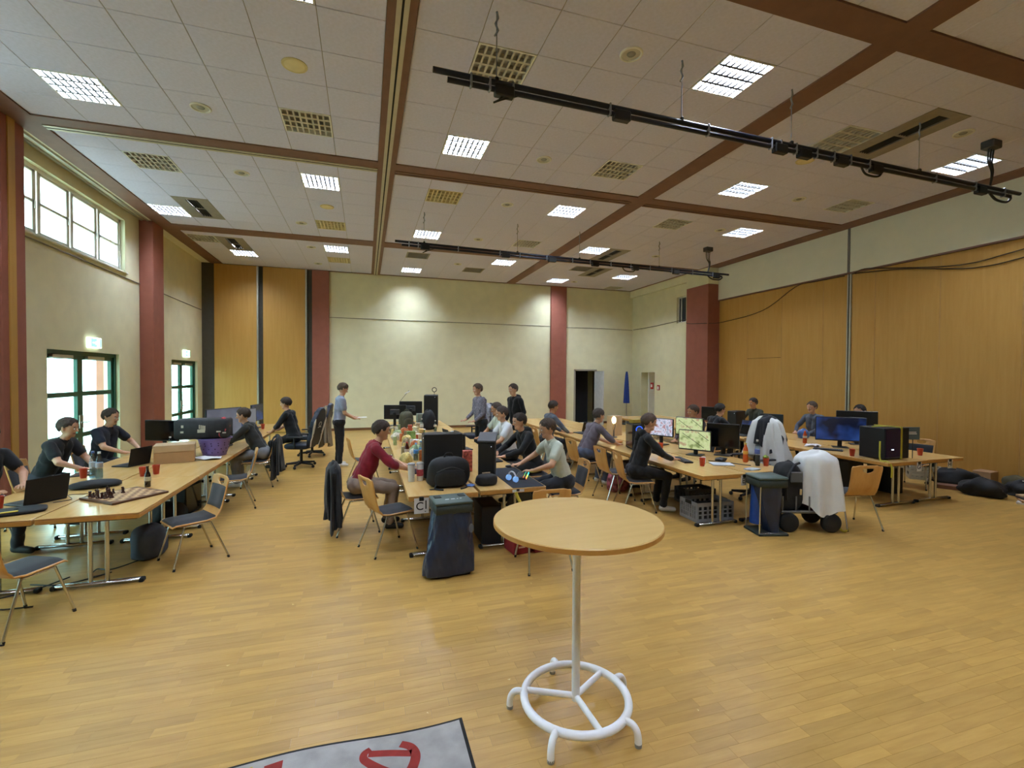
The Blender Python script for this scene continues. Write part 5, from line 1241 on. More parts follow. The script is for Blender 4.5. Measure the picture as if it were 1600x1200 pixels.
# chessboard
t = thing('chessboard', 'wooden chessboard on the front corner of the window row', 'chessboard', (-2.40, 5.86, TZ), R(-38)); q = .058
MB().rbox(-4.6 * q, 4.6 * q, -4.6 * q, 4.6 * q, 0, .022, .004).build('board_frame', mat('dark_walnut_frame', '#5c3a22', .4), t)
ms = []
for hx in ('#c9a878', '#7a4e2c'):
    me = MB().box(-q / 2, q / 2, -q / 2, q / 2, 0, .0012).mesh('board_square'); me.materials.append(mat('board_square_' + hx.strip('#'), hx, .4)); ms.append(me)
for i in range(8):
    for j in range(8): share('board_square', ms[(i + j) % 2], t, ((i - 3.5) * q, (j - 3.5) * q, .0218))
M_CHESS = mat('dark_chess_wood', '#3c1c14', .35, var=.1); M_CHESSW = mat('pale_chess_wood', '#c7a873', .4, var=.1)
def chess_piece(kind, fx, fy, lab, m):
    c = Matrix.Translation((-2.40, 5.86, TZ + .023)) @ Matrix.Rotation(R(-38), 4, 'Z') @ Vector(((fx - 3.5) * q, (fy - 3.5) * q, 0))
    t = thing('chess_piece', lab, 'chess piece', c, 0, 'chess pieces on the board')
    MB().lathe([(.019, 0), (.020, .004), (.016, .010), (.012, .016)], 14).build('piece_foot', m, t, smooth=50)
    if kind == 'pawn': MB().lathe([(.012, .015), (.008, .03), (.011, .034), (.007, .037)], 12).ball((0, 0, .044), .010, 10, 6).build('piece_body', m, t, smooth=50)
    elif kind == 'king': MB().lathe([(.013, .015), (.009, .045), (.014, .062), (.010, .067), (.013, .082), (0, .086)], 12).box(-.0025, .0025, -.008, .008, .090, .095).box(-.0025, .0025, -.0025, .0025, .084, .102).build('piece_body', m, t, smooth=40)
    elif kind == 'rook': MB().lathe([(.013, .015), (.010, .04), (.014, .046), (.014, .058), (.009, .058), (.009, .052), (0, .052)], 12).build('piece_body', m, t, smooth=40)
    else: MB().lathe([(.012, .015), (.010, .028), (.012, .032)], 12).prism([(-.014, .030), (.010, .030), (.012, .045), (.004, .062), (-.008, .066), (-.018, .052), (-.012, .048), (-.006, .050)], -.007, .007, 'Y').build('piece_body', m, t)
for k, fx, fy in (('rook', 0, 0), ('knight', 0, 1), ('pawn', 1, 0), ('king', 1.1, 2), ('pawn', 1, 3), ('knight', 2, 4), ('king', 2.2, 0), ('rook', 3, .2), ('pawn', 2.4, 1), ('king', 3.2, 1.2), ('pawn', 3.8, .3), ('knight', 4.2, 1)):
    chess_piece(k, fx, fy, {'rook': 'dark wooden chess rook on the window row board', 'knight': 'dark wooden chess knight on the window row board', 'pawn': 'dark wooden chess pawn on the window row board', 'king': 'tall dark wooden chess king on the window row board'}[k], M_CHESS)
bottle('brown beer bottle standing behind the chessboard', (-2.36, 6.28), 'beer', .235, None, '#c4bfa8')
cup('red plastic cup with drink, nearer of two before the cardboard box', (-2.66, 6.95)); cup('red plastic cup with drink, closer to the cardboard box', (-2.56, 7.06))
laptop('black open laptop left of the cardboard box', (-3.14, 7.84), 158, 100, .35, .25)
monitor('black monitor switched off behind the cardboard box', (-3.36, 9.5), 245, .64, .36, SCR_OFF, .12)
bottle('clear water bottle behind the cardboard box', (-2.98, 8.75), 'water', .28); cup('red plastic cup behind the cardboard box', (-3.16, 8.72))
carton('brown shoebox-like cardboard box with lid on the window row', (-2.66, 8.0, TZ), 14, .48, .33, .26)
t = thing('laundry_basket', 'purple plastic laundry basket holding up the printed black case', 'basket', (-2.28, 8.46, TZ), 0)
M_PUR = mat('purple_plastic', '#7b68a8', .45, var=.04)
MB().lathe([(.155, 0), (.16, .006), (.225, .262), (.245, .268), (.245, .28), (.222, .276), (.15, .012), (0, .012)], 32).build('basket_wall', M_PUR, t, smooth=50)
M_HOLE = mat('basket_hole_dark', '#3a2f58', .8, var=0)
for r_, z_ in ((.172, .06), (.186, .115), (.200, .17), (.208, .205)):
    for k in range(14):
        a = R(k * 360 / 14 + z_ * 700); M_ = Matrix.Translation((r_ * math.cos(a) * 1.015, r_ * math.sin(a) * 1.015, z_)) @ Matrix.Rotation(a, 4, 'Z') @ Matrix.Rotation(R(90), 4, 'Y')
        MB().lathe([(0, 0), (.010, 0), (.010, .002), (0, .002)], 8, M=M_).build('basket_hole', M_HOLE, t)
t = thing('printed_case', 'black case with white emblem lying across the laundry basket', 'case', (-2.42, 8.46, TZ + .281), R(4))
MB().rbox(-.36, .36, -.20, .20, 0, .30, .03).build('case_body', mat('charcoal_case_fabric', '#232528', .7, var=.25, scale=15), t, smooth=50)
e_ = mat('emblem_white_print', '#b9b5a5', .7)
for k in range(4): MB().box(-.03 + k * .022, -.018 + k * .024, -.202, -.2, .16 - k * .01, .22 - k * .005).build('emblem', e_, t)
MB().box(-.05, .05, -.202, -.2, .10, .15).build('emblem', e_, t); MB().box(-.26, -.23, -.202, -.2, .18, .22).box(-.27, -.23, -.202, -.2, .10, .13).box(.2, .26, -.202, -.2, .10, .12).box(.28, .33, -.202, -.2, .08, .10).build('emblem_marks', e_, t)
hang('red_cloth', 'red cloth hanging over the end of the printed case', 'cloth', (-2.14, 8.42, 0), 4, .24, .14, TZ + .281 + .315, TZ + .38, mat('faded_red_cloth', '#a8454a', .9, var=.08), 7, .01)
soft('fabric_bag', 'small red and grey cloth bag behind the cardboard box', 'bag', (-2.86, 8.46, TZ), 30, .30, .2, .17, mat('red_grey_cloth', '#8c3a45', .9, var=.4, scale=6), 9, 2.2, .07)
for k, (x, y, a) in enumerate(((-2.2, 8.08, 12), (-2.32, 8.12, -20))):
    o = place(MB().grid(lambda u, v: ((u - .5) * .21, (v - .5) * .29, .020 + .012 * math.sin(3 * u + 2 * v + k)), 6, 6, .001), 'paper_sheet', M_PAPER, (x, y, TZ + .002 * k), a, True); tag(o, ['crumpled white paper in front of the laundry basket', 'torn paper bag piece beside the laundry basket'][k], 'paper')
monitor('large monitor with a pale grey picture facing the aisle', (-2.50, 9.86), -32, .78, .52, SCR_GREY, .13)
tower('black computer tower at the far end behind the window row monitors', (-3.0, 11.7), 60, .24, .46, .50)
soft('clothes_pile', 'heap of dark clothes beside the far computer tower', 'clothes', (-3.28, 11.2, TZ), 10, .4, .35, .24, M_NYLON, 12, 2, .09)
monitor('monitor with blue picture just past the grey monitor', (-2.52, 11.15), -12, .58, .36, SCR_BLUE, .14)
monitor('monitor with pale picture second past the grey monitor', (-2.50, 11.85), -12, .58, .36, SCR_GREY, .14)
monitor('monitor with blue picture near the end of the window row', (-2.48, 12.5), -12, .58, .40, SCR_BLUE, .16)
keyboard('black keyboard before the hooded person at the window row', (-2.36, 9.34), 178)
cup('red plastic cup between the far window row monitors', (-2.32, 11.6)); cup('red plastic cup beside the far window row screens', (-2.3, 12.2))
M_JACK = FB('black_padded_jacket', '#101113', .2, .5)
hang('jacket', 'black jacket hanging on the chair of the dark-hooded person', 'jacket', (-1.535, 9.36, 0), 180, .46, .14, .90, .22, M_JACK, 3)
hang('coat', 'beige coat hanging over the dark office chair', 'coat', (-.93, 12.32, 0), 172, .52, .16, 1.22, .30, FB('beige_coat_cloth', '#7d7058'), 5)
for k, pts in enumerate(([(-2.75, 5.6, .01), (-2.9, 5.35, .01), (-3.1, 5.2, .01), (-2.95, 5.0, .01), (-2.7, 4.98, .01)], [(-2.3, 5.9, .01), (-2.45, 5.7, .012), (-2.6, 5.75, .01), (-2.55, 5.55, .01), (-2.42, 5.62, .01), (-2.7, 5.42, .01), (-3.0, 5.5, .01)])):
    wire('floor_cable', pts, .006, M_BLACK, ['black cable trailing on the floor before the window row', 'curled black cable under the chessboard table'][k], 'cable', 6)
for k, pts in enumerate(([(-2.95, 5.75, TZ + .005), (-2.85, 5.85, TZ + .005), (-2.92, 5.95, TZ + .03), (-2.75, 6.05, TZ + .005), (-2.72, 5.9, TZ + .03), (-2.6, 5.95, TZ + .006), (-2.56, 6.12, TZ + .005)],)):
    wire('table_cable', pts, .003, M_BLACK, 'thin black cable curling over the table by the chessboard', 'cable', 5)
soft('shoe_bag', 'dark bag on the floor under the window row', 'bag', (-2.5, 7.3, 0), 30, .4, .3, .28, M_NYLON, 31, 2.4, .06)
tower('dark computer tower on the floor under the window row', (-2.45, 7.75), 80, .2, .42, .42, z=0)
soft('rucksack', 'grey-blue rucksack on the floor beneath the cardboard box', 'bag', (-2.25, 6.0, 0), 60, .34, .26, .36, mat('grey_blue_nylon', '#434b5c', .8, var=.2), 33, 2.6, .05)

# ---- row C
tower('big black computer tower with its side to the front on the C table', (.93, 5.91), 180, .24, .47, .555)
backpack('black backpack lying in front of the big tower', (.92, 5.40, TZ), 2, .50, .26, .34, M_NYLON)
for k, (x, y) in enumerate(((.53, 5.74), (.635, 5.76))):
    t = thing('tumbler', ['white lidded tumbler on the corner of the C table', 'white tumbler with red print beside the backpack'][k], 'tumbler', (x, y, TZ))
    MB().lathe([(.034, 0), (.036, .004), (.044, .19), (.044, .2)], 20).build('tumbler_body', mat('white_tumbler', '#d4d4d2', .35), t, smooth=50); MB().lathe([(.046, .198), (.047, .212), (.040, .222), (0, .224)], 20).build('tumbler_lid', mat('grey_lid', '#a8a8a6', .4), t, smooth=50)
    if k: MB().lathe([(.0405, .06), (.0435, .14), (.0430, .141), (.040, .061)], 20).build('red_print', mat('red_print', '#a84048', .6, var=.5, scale=50), t, smooth=True)
tower('narrow black computer tower with a slanted grey lid', (1.45, 5.64), 250, .20, .26, .47)
t = tag(place(MB().prism([(-.15, .0), (.15, .0), (.15, .02), (-.15, .09)], -.11, .11, 'Y'), 'tower_lid_panel', mat('grey_slab', '#4a4c50', .5), (1.45, 5.64, TZ + .473), 250), 'grey slanted panel resting on the narrow tower', 'panel')
soft('black_pouch', 'round black pouch with a pale tag before the narrow tower', 'pouch', (1.36, 5.33, TZ), 5, .26, .19, .13, M_NYLON, 14, 2.6, .03)
tag(place(MB().rbox(-.05, .05, -.004, .004, 0, .016, .002), 'pouch_tag', mat('pale_tag', '#b09a80', .6), (1.36, 5.345, TZ + .127), 5), 'pale tag on top of the round black pouch', 'tag')
t = thing('desk_mat', 'dark desk mat hanging over the front edge of the D side table', 'mat', (1.80, 5.62, TZ), 0)
MB().rbox(-.195, .195, -.555, .60, 0, .004, .001).build('mat_surface', mat('dark_mat_cloth', '#1b2029', .9, var=.15), t)
keyboard('keyboard with rainbow lit keys before the pale T-shirt', (1.90, 5.62, TZ + .004), 155, .36, True)
mouse('black mouse under the hand of the pale T-shirt', (1.92, 6.24), 170)
t = thing('headset', 'white and blue headset lying on the dark desk mat', 'headset', (1.70, 5.40, TZ + .004), R(20))
MB().tube([(.0, .07 * math.cos(R(a)), .02 + .035 + .06 * math.sin(R(a))) for a in range(0, 181, 15)], .009, 8).build('headband', mat('white_plastic', '#d5dae2', .35), t, smooth=True)
for s in (-1, 1): MB().tube([(0, s * .055, .035), (0, s * .085, .035)], .034, 14).build('ear_cup', mat('pale_blue_plastic', '#9cc0e8', .35, emit='#7db4ff', es=.5), t, smooth=50)
soft('blue_wrapper', 'small blue crumpled wrapper between the two tables', 'wrapper', (1.16, 5.30, TZ), 0, .10, .08, .03, mat('blue_foil', '#3c64a0', .3, var=.4, scale=40), 4, 2, .1)
tag(place(MB().rbox(-.055, .055, -.02, .02, 0, .006, .002), 'marker_pen', M_BLACK, (.74, 5.26, TZ), 12), 'short black pen lying on the C table', 'pen')
clut = [('bottle', .60, 7.25, '#6e2a1e', .26), ('bottle', .72, 7.15, '#3c6fb4', .27), ('bottle', .80, 7.35, '#b9c7d8', .30), ('bottle', .66, 7.9, '#5c2a18', .26)]
bottle('dark red bottle with pale label behind the red sweater hands', (.60, 7.25), 'juice', .27, None, '#c9b9b0', mat('red_cap', '#a8281c', .4, var=0), mat('dark_red_bottle', '#4a1810', .2, var=.05))
bottle('blue-labelled water bottle left of the big tower', (.72, 7.10), 'water', .27, None, '#4f86c8', mat('light_blue_cap', '#6aa0d8', .4, var=0))
bottle('second blue-labelled water bottle left of the big tower', (.82, 7.30), 'water', .27, None, '#5b90c4', mat('light_blue_cap', '#6aa0d8', .4, var=0))
cup('red plastic cup amid the row C bottles', (.66, 8.2)); cup('red plastic cup far back on row C', (.62, 9.9))
rc = random.Random(5)
cn = ['mustard', 'cream', 'rust', 'green', 'stone grey', 'brick red', 'khaki', 'amber', 'sage', 'tan']
pal = ['#c8b06a', '#d8cfa8', '#b86a3c', '#7a9a58', '#c9c2b0', '#a84a30', '#8a7a58', '#d0a860', '#98a878', '#b8a080']
names = [('snack_bag', 'bag'), ('food_tub', 'tub'), ('drink_can', 'can'), ('snack_box', 'box')]
for k in range(40):
    far_ = 'farther back ' if k > 19 else ''; x = [.56, 1.0, .76, 1.14, .66, .9][k % 6] + rc.uniform(-.05, .05); y = 6.95 + k * .103 + rc.uniform(-.04, .04); hx = pal[k % 10]; m = mat('pack_' + hx.strip('#'), hx, .45, var=.35, scale=30)
    if abs(x - .66) < .09 and abs(y - 8.2) < .12: x += .2
    if k % 4 == 0: soft('snack_bag', f'{cn[k % 10]} crumpled snack bag {far_}in the clutter on row C', 'snack bag', (x, y, TZ), rc.uniform(0, 180), .19, .12, .15, m, k, 2.2, .1, 'snack bags on row C')
    elif k % 4 == 1:
        t = thing('food_tub', f'{cn[k % 10]} plastic food tub {far_}in the clutter on row C', 'tub', (x, y, TZ), 0, 'food tubs on row C'); MB().lathe([(.050, 0), (.066, .09), (.068, .095)], 16).build('tub_body', m, t, smooth=50); MB().lathe([(.071, .093), (.071, .104), (.01, .105)], 16).build('tub_lid', M_CAPW, t, smooth=40)
    elif k % 4 == 2:
        t = thing('drink_can', f'{cn[k % 10]} drink can {far_}in the clutter on row C', 'can', (x, y, TZ), 0, 'drink cans on row C'); MB().lathe([(.028, 0), (.033, .006), (.033, .145), (.027, .156)], 16).build('can_body', m, t, smooth=50); MB().lathe([(.026, .152), (.027, .157), (0, .154)], 16).build('can_lid', M_ALU, t, smooth=40)
    else: carton(f'{cn[k % 10]} printed snack box {far_}in the clutter on row C', (x, y, TZ), rc.uniform(0, 90), .16, .09, .18, m, False, 'snack_box')['group'] = 'snack boxes on row C'
backpack('khaki backpack standing on the far row C tables', (.92, 11.35, TZ), 20, .34, .24, .42, mat('khaki_canvas', '#4e4d3c', .8, var=.25))
monitor('black monitor seen from behind at the far left of row C', (.72, 12.2), 75, .56, .36, SCR_OFF, .16)
monitor('black monitor with a white label at the far end of row C', (1.16, 12.75), 80, .60, .38, SCR_OFF, .20)
tower('tall black computer tower standing far back on row C', (1.60, 12.0), 260, .34, .45, .78)
t = thing('ring_light', 'small ring light standing on the tall black tower', 'ring light', (1.68, 12.0, TZ + .78), R(70))
MB().tube([(0, .055 * math.cos(R(a)), .13 + .055 * math.sin(R(a))) for a in range(0, 360, 20)], .011, 8, closed=True).build('ring', mat('dark_ring', '#4a463c', .4), t, smooth=True); MB().tube([(0, 0, 0), (0, 0, .075)], .006, 6).build('stem', M_BLACK, t); MB().lathe([(.04, 0), (.035, .008), (0, .01)], 14).build('foot', M_BLACK, t)
t = thing('microphone_arm', 'white microphone boom rising above the far monitors', 'microphone', (.86, 13.0, TZ), R(10))
MB().tube([(0, 0, 0), (.02, 0, .55)], .007, 6).build('arm', M_DGREY, t); MB().tube([(.02, 0, .55), (.28, .0, .86)], .006, 6).build('boom', M_DGREY, t); MB().tube([(.16, 0, .77), (.30, 0, .84)], .014, 8).build('microphone', M_PAPER, t, smooth=True)
carton('grey upright box between the far row C bags', (1.30, 11.6, TZ), 10, .2, .16, .34, mat('grey_green_card', '#7d8a80', .7), False)
soft('dark_bag', 'black slouching bag beside the tall tower on row C', 'bag', (1.42, 11.1, TZ), 0, .30, .3, .46, M_NYLON, 17, 2.2, .07)
bottle('tall clear bottle far back on row C', (1.18, 10.4), 'water', .33); bottle('clear bottle with silver cap before the tall tower', (1.52, 10.7), 'water', .25)
soft('white_paper_bag', 'crumpled white paper bag behind the big tower', 'paper bag', (1.72, 9.6, TZ), 20, .34, .22, .12, M_PAPER, 19, 2, .12)
laptop('dark laptop facing the second pale T-shirt on row C', (1.62, 9.0), 10, 100, .34, .24); laptop('dark laptop facing the white shirt on row C', (1.62, 8.0), 10, 105, .34, .24)
monitor('black monitor facing the black hoodie on row C', (1.36, 6.95), 4, .54, .33, SCR_OFF, .10)
monitor('black monitor beside the narrow tower on row C', (.97, 6.75), 175, .56, .34, SCR_OFF, .10)
keyboard('black keyboard under the red sweater hands', (.62, 6.36), 4); keyboard('black keyboard before the black hoodie on row C', (1.86, 6.86), 186)
carton('striped snack carton beside the narrow tower', (1.30, 6.15, TZ), 6, .12, .10, .28, mat('red_white_pack', '#b5574a', .6, var=.8, scale=22), False)
gaming_chair((2.66, 11.6, 0), R(184), 'dark desk chair with a pale striped jacket at the end of row C', M_OFFW, False)
hang('jacket', 'pale striped jacket over the chair at the end of row C', 'jacket', (2.99, 11.6, 0), 184, .5, .16, 1.28, .55, mat('striped_jacket_cloth', '#8a8a94', .9, var=.6, scale=16), 8)
hang('jacket', 'long black jacket hanging from the red sweater chair', 'jacket', (-.385, 6.28, 0), 6, .50, .15, .905, .16, M_JACK, 4)
tower('black computer tower on the floor under the D side table', (1.42, 5.52), 90, .24, .42, .46, z=0)
for k, (x, y) in enumerate(((1.66, 5.05), (1.91, 5.05))):
    t = thing('drink_carton', ['red printed drinks carton on the floor behind the bar table', 'second red printed drinks carton under the table'][k], 'carton', (x, y, 0), R(8))
    MB().rbox(-.11, .11, -.13, .13, 0, .24, .006).build('carton_body', mat('red_carton', '#8e1f28', .6, var=.12, scale=14), t)
    MB().box(-.08, .06, -.132, -.131, .16, .18).box(-.07, .08, -.132, -.131, .12, .135).box(-.05, .03, -.132, -.131, .07, .09).build('carton_print', mat('carton_print_white', '#cfb0ac', .6), t)
hang('blue_cloth', 'light blue cloth on the floor behind the bar table', 'cloth', (2.30, 4.98, 0), 10, .30, .24, .05, .004, mat('light_blue_cloth', '#7f9cc0', .9, var=.1), 6, .03)
tag(place(MB().tube(smooth_path([(0, 0, .12), (.02, -.01, .06), (.05, -.03, 0)], 4), .018, 8), 'yellow_grip', mat('yellow_plastic', '#c9b545', .6), (1.62, 5.0, .56), 0, True), 'yellow foam grip hanging at the table leg behind the bar table', 'grip')
soft('camouflage_bag', 'dark green camouflage bag behind the full bin', 'bag', (1.08, 5.52, 0), 0, .22, .34, .5, mat('camouflage_cloth', '#3a4232', .9, var=.6, scale=14), 23, 2.6, .05)
hang('leaning_board', 'dark grey board leaning under the D side table', 'board', (1.80, 5.36, 0), 90, .34, .03, .60, .05, M_DGREY, 1, .0)

# ---- row E
cup('red plastic cup on the front corner of the E table', (4.63, 5.59)); cup('tall orange cup beside the map screen', (4.72, 6.72), mat('orange_plastic_cup', '#d6521e', .35), None, .17, .046)
t = thing('notebook', 'white notebook lying on the E table', 'notebook', (4.98, 5.60, TZ), R(-24)); MB().rbox(-.15, .15, -.11, .11, 0, .012, .003).build('pages', M_PAPER, t); MB().rbox(-.152, .152, -.112, .112, .0121, .0135, .001).build('cover', mat('pale_blue_cover', '#c4c8d2', .5), t)
tag(place(MB().tube([(0, 0, .0), (.02, .03, .09)], .03, 10), 'paper_twist', M_PAPER, (4.78, 5.74, TZ), 0), 'folded white receipt behind the cup on the E table', 'paper')
monitor('monitor showing a green strategy map on the E table', (5.13, 6.38), 213, .52, .33, SCR_MAP, .08)
monitor('black switched-off monitor right of the map screen', (5.58, 6.26), 218, .50, .40, SCR_OFF, .12)
monitor('bright white monitor behind the map screen', (5.28, 7.55), 205, .55, .34, SCR_WHITE, .16)
monitor('monitor with a green map behind the black monitor', (5.55, 7.05), 205, .52, .33, SCR_MAP, .22)
keyboard('black keyboard under the hooded person at the E table', (4.62, 6.02), 168)
bottle('orange squash bottle with yellow cap on the E row', (5.47, 5.66), 'juice', .29, None, '#d9a23c', mat('yellow_cap', '#c9b34a', .5, var=0), mat('orange_squash', '#cf5f2c', .2, var=.04))
bottle('clear water bottle with blue label on the E row', (5.53, 5.50), 'water', .36, None, '#5f6cb0')
t = thing('drink_can', 'black energy drink can on the E row', 'can', (5.42, 5.38, TZ)); MB().lathe([(.026, 0), (.030, .006), (.030, .15), (.025, .16)], 16).build('can_body', M_PLAST, t, smooth=50); MB().lathe([(.024, .156), (.025, .161), (0, .158)], 16).build('can_lid', M_ALU, t)
cup('red plastic cup next to the black can on the E row', (5.53, 5.34))
soft('mint_sprig', 'green leaves sticking out of the cup by the black can', 'leaves', (5.53, 5.345, TZ + .105), 0, .07, .07, .05, mat('leaf_green', '#7c8f3c', .7, var=.3, scale=40), 9, 2, .15)
wire('table_cable', [(5.0, 5.9, TZ + .005), (5.1, 5.75, TZ + .01), (5.2, 5.6, TZ + .006), (5.26, 5.45, TZ + .008), (5.3, 5.38, TZ + .01)], .006, M_BLACK, 'black headset cable looping over the E table', 'cable', 6)
soft('cable_bundle', 'dark bundle of cables before the black monitor', 'cables', (5.2, 5.86, TZ), 30, .24, .14, .05, M_BLACK, 41, 2.4, .1)
soft('plastic_sheet', 'clear plastic wrapping at the front edge of the E row', 'wrapping', (5.12, 5.18, TZ), 0, .24, .14, .02, mat('milky_plastic', '#9aa3a8', .3, var=.2), 44, 2.4, .1)
tower('computer tower with three blue glowing fans on the E row', (4.55, 7.22), 255, .22, .42, .46, '#2a5cff')
t = thing('desk_lamp', 'glowing desk lamp at the back of the E row', 'lamp', (4.98, 8.72, TZ)); MB().lathe([(.07, 0), (.07, .012), (.015, .02), (.012, .15)], 18).build('lamp_base', M_DGREY, t, smooth=40); MB().tube(smooth_path([(0, 0, .14), (.03, 0, .24), (0, 0, .3)], 5), .008, 6).build('lamp_arm', M_DGREY, t, smooth=True); MB().ball((0, 0, .36), (.045, .045, .075), 16, 10).build('lamp_shade', emis('warm_lamp_glow', '#fff0b0', 9), t, smooth=True)
carton('pale cardboard box behind the glowing desk lamp', (5.18, 9.05, TZ), 10, .26, .2, .42, M_CARD2, False)
carton('small yellow carton on top of the fan tower', (4.55, 7.22, TZ + .465), 10, .2, .1, .06, mat('yellow_carton', '#a8903c', .6), False)
soft('food_tray', 'tray of food before the mauve top on the E row', 'food', (4.56, 7.95, TZ), 5, .3, .2, .06, mat('food_yellow_red', '#b5763c', .8, var=.6, scale=25), 51, 2.4, .08)
laptop('dark laptop far back on the E row', (4.62, 9.5), 190, 105, .34, .24)
soft('pink_patterned_bag', 'pink patterned bag on the floor behind the E row chairs', 'bag', (4.18, 7.18, 0), 20, .40, .26, .34, mat('pink_pattern_cloth', '#9a5560', .8, var=.7, scale=18), 53, 3.4, .03)
crate('low dark crate behind the grey crate under the E row', (5.0, 6.2, 0), 0, .5, .36, .24, M_DGREY, M_BLACK, 2)
tower('dark computer tower on the floor under the E row', (4.6, 7.45), 90, .22, .42, .44, z=0)
gaming_chair((6.08, 6.16, 0), R(176), 'black high-backed chair draped with a white and black jersey', M_BLACK, False)
t = hang('jersey', 'white jersey with black panel over the high-backed chair', 'jersey', (6.40, 6.18, 0), 176, .50, .22, 1.345, .60, M_CLOTH, 11, .03, 1.5)
hang('jersey_panel', 'black panel of the white jersey', 'jersey_panel', (6.40, 6.14, 0), 176, .30, .25, 1.362, .84, FB('black_jersey_panel', '#1a1b22'), 12, .012, 1.32)  # the jersey's black panel, added as a separate draped piece
t = thing('carrying_pole', 'grey carrying pole lying on the hand cart', 'pole', (5.35, 4.62, .27), R(-18)); MB().tube([(0, 0, 0), (.5, 0, .0)], .010, 8).build('pole', M_STEEL, t)

# ---- row G
t = thing('taped_computer', 'black computer case with yellow tape on the G table', 'computer', (7.93, 5.38, TZ), R(0))
MB().rbox(-.24, .30, -.20, .20, .012, .50, .010).build('case', M_MATTE, t); MB().box(-.22, .10, -.204, -.2, .03, .48).build('side_glass', mat('purple_smoked_glass', '#0d0a1c', .08, var=.4, scale=6, emit='#1c1250', es=.06), t)
M_YT = mat('yellow_barrier_tape', '#b8b038', .6, var=.1)
MB().box(.10, .14, -.206, .206, .005, .512).build('tape_band', M_YT, t); MB().box(-.22, .14, -.02, .02, .50, .512).build('tape_band', M_YT, t)
for x in (-.09, -.06): MB().ball((x, -.206, .16), .008, 8, 6).build('indicator_light', emis('power_led', '#dfe8ff', 3), t)
t = thing('info_board', 'small grey-blue board with white lettering leaning on the taped computer', 'sign', (8.34, 5.20, TZ), R(-16))
MB().rbox(-.11, .11, -.006, .006, .30, .50, .003).build('board', mat('grey_blue_board', '#5a6c74', .6), t); MB().tube([(0, .0, 0), (0, 0, .31)], .006, 6).build('stick', M_BLACK, t); MB().box(-.07, .05, -.008, -.007, .41, .425).box(-.08, .06, -.008, -.007, .385, .40).build('white_lettering', M_PAPER, t)
cup('red plastic cup on the H table', (8.78, 5.36)); cup('red plastic cup left of the taped computer', (7.60, 5.62))
t = tag(place(MB().tube(smooth_path([(0, 0, .30), (-.03, -.02, .2), (-.06, -.05, .02), (-.05, -.14, .012), (-.04, -.20, -.05), (-.04, -.205, -.22)], 5), .014, 4), 'yellow_tape', M_YT, (7.60, 5.19, TZ), 0), 'loose yellow tape falling over the G table edge', 'tape')
monitor('large monitor with a dark blue picture on the G row', (8.30, 6.36), 226, .78, .44, SCR_BLUE, .12)
monitor('black monitor seen from behind, taller, at the H side', (9.05, 6.62), 46, .66, .40, SCR_OFF, .24)
keyboard('black keyboard before the dark blue monitor', (7.80, 6.20), 215)
bottle('orange bottle with white label on the G row', (8.18, 6.98), 'juice', .24, None, '#d9cfc4', mat('orange_cap', '#c9642c', .5, var=0), mat('red_orange_juice', '#a8401c', .2, var=.05))
bottle('small clear bottle beside the dark blue monitor', (8.66, 6.05), 'water', .20, None, '#1c1c22', M_BLACK)
soft('snack_heap', 'open bag of red snacks on the G row', 'snack bag', (8.30, 7.70, TZ), 20, .36, .22, .14, mat('red_snack_foil', '#8a3528', .4, var=.7, scale=22), 61, 2.2, .1)
soft('blue_bag', 'blue plastic bag behind the red snacks', 'bag', (8.80, 7.55, TZ), 20, .26, .2, .2, mat('blue_plastic_bag', '#3f5f98', .35, var=.3), 62, 2.2, .09)
cup('red plastic cup at the back of the G row', (8.0, 7.95)); carton('pale box beside the red snacks', (8.05, 7.55, TZ), 20, .16, .12, .13, M_CARD2, False)
laptop('open laptop with a blue screen on the G row', (8.32, 8.62), 196, 108, .42, .28, SCR_BLUE); laptop('dark laptop in front of the person typing at the G row', (7.85, 8.25), 184, 112, .34, .24)
tower('black computer tower far back on the G row', (8.6, 9.2), 200, .22, .44, .46); monitor('black monitor far back on the G row', (8.55, 10.0), 200, .56, .36, SCR_OFF, .14)
monitor('monitor with a blue picture far back on the H side', (8.9, 8.45), 20, .5, .32, SCR_BLUE, .12)
tag(place(MB().grid(lambda u, v: ((u - .5) * .26, (v - .5) * .2, .02 + .018 * math.sin(6 * u + 5 * v)), 6, 6, .001), 'paper_sheet', M_PAPER, (7.95, 6.62, TZ), 20, True), 'crumpled tissue before the dark blue monitor', 'paper')
tower('tall black cabinet under the G table', (7.95, 6.05), 90, .34, .5, .58, z=0)
tower('black computer tower on the floor under the H table', (8.7, 5.85), 90, .22, .45, .45, z=0)
soft('dark_bundle', 'dark bundle on the floor under the G row', 'bag', (8.4, 5.95, 0), 30, .36, .3, .26, M_NYLON, 66, 2.4, .07)
chair(7.12, 6.92, 6, 'beech chair with handle slot behind the white jersey')

# ---- floor along the wood panels
for k, z in enumerate((0, .125)): crate(['lower grey-white crate by the wood panels', 'upper grey-white crate by the wood panels'][k], (10.55, 6.35, z), 62, .52, .34, .12, mat('offwhite_crate', '#a7a290', .6), mat('white_crate_contents', '#8a887c', .8, var=.4, scale=25), 1, 'storage_crate')
soft('green_bag', 'dark green bag lying on the crates by the panels', 'bag', (10.60, 6.38, .248), 60, .36, .26, .13, mat('bottle_green_cloth', '#27372f', .9, var=.3), 71, 2.2, .06)
bottle('clear bottle standing behind the crates', (10.25, 6.95, 0), 'water', .34)
carton('white crate at the end of the panel wall clutter', (10.9, 7.0, 0), 60, .3, .3, .22, mat('offwhite_crate', '#a7a290', .6), False, 'storage_box')
soft('black_bag', 'long black bag behind the flat brown box', 'bag', (10.48, 5.80, 0), -62, .66, .30, .30, M_NYLON, 73, 2.4, .13)
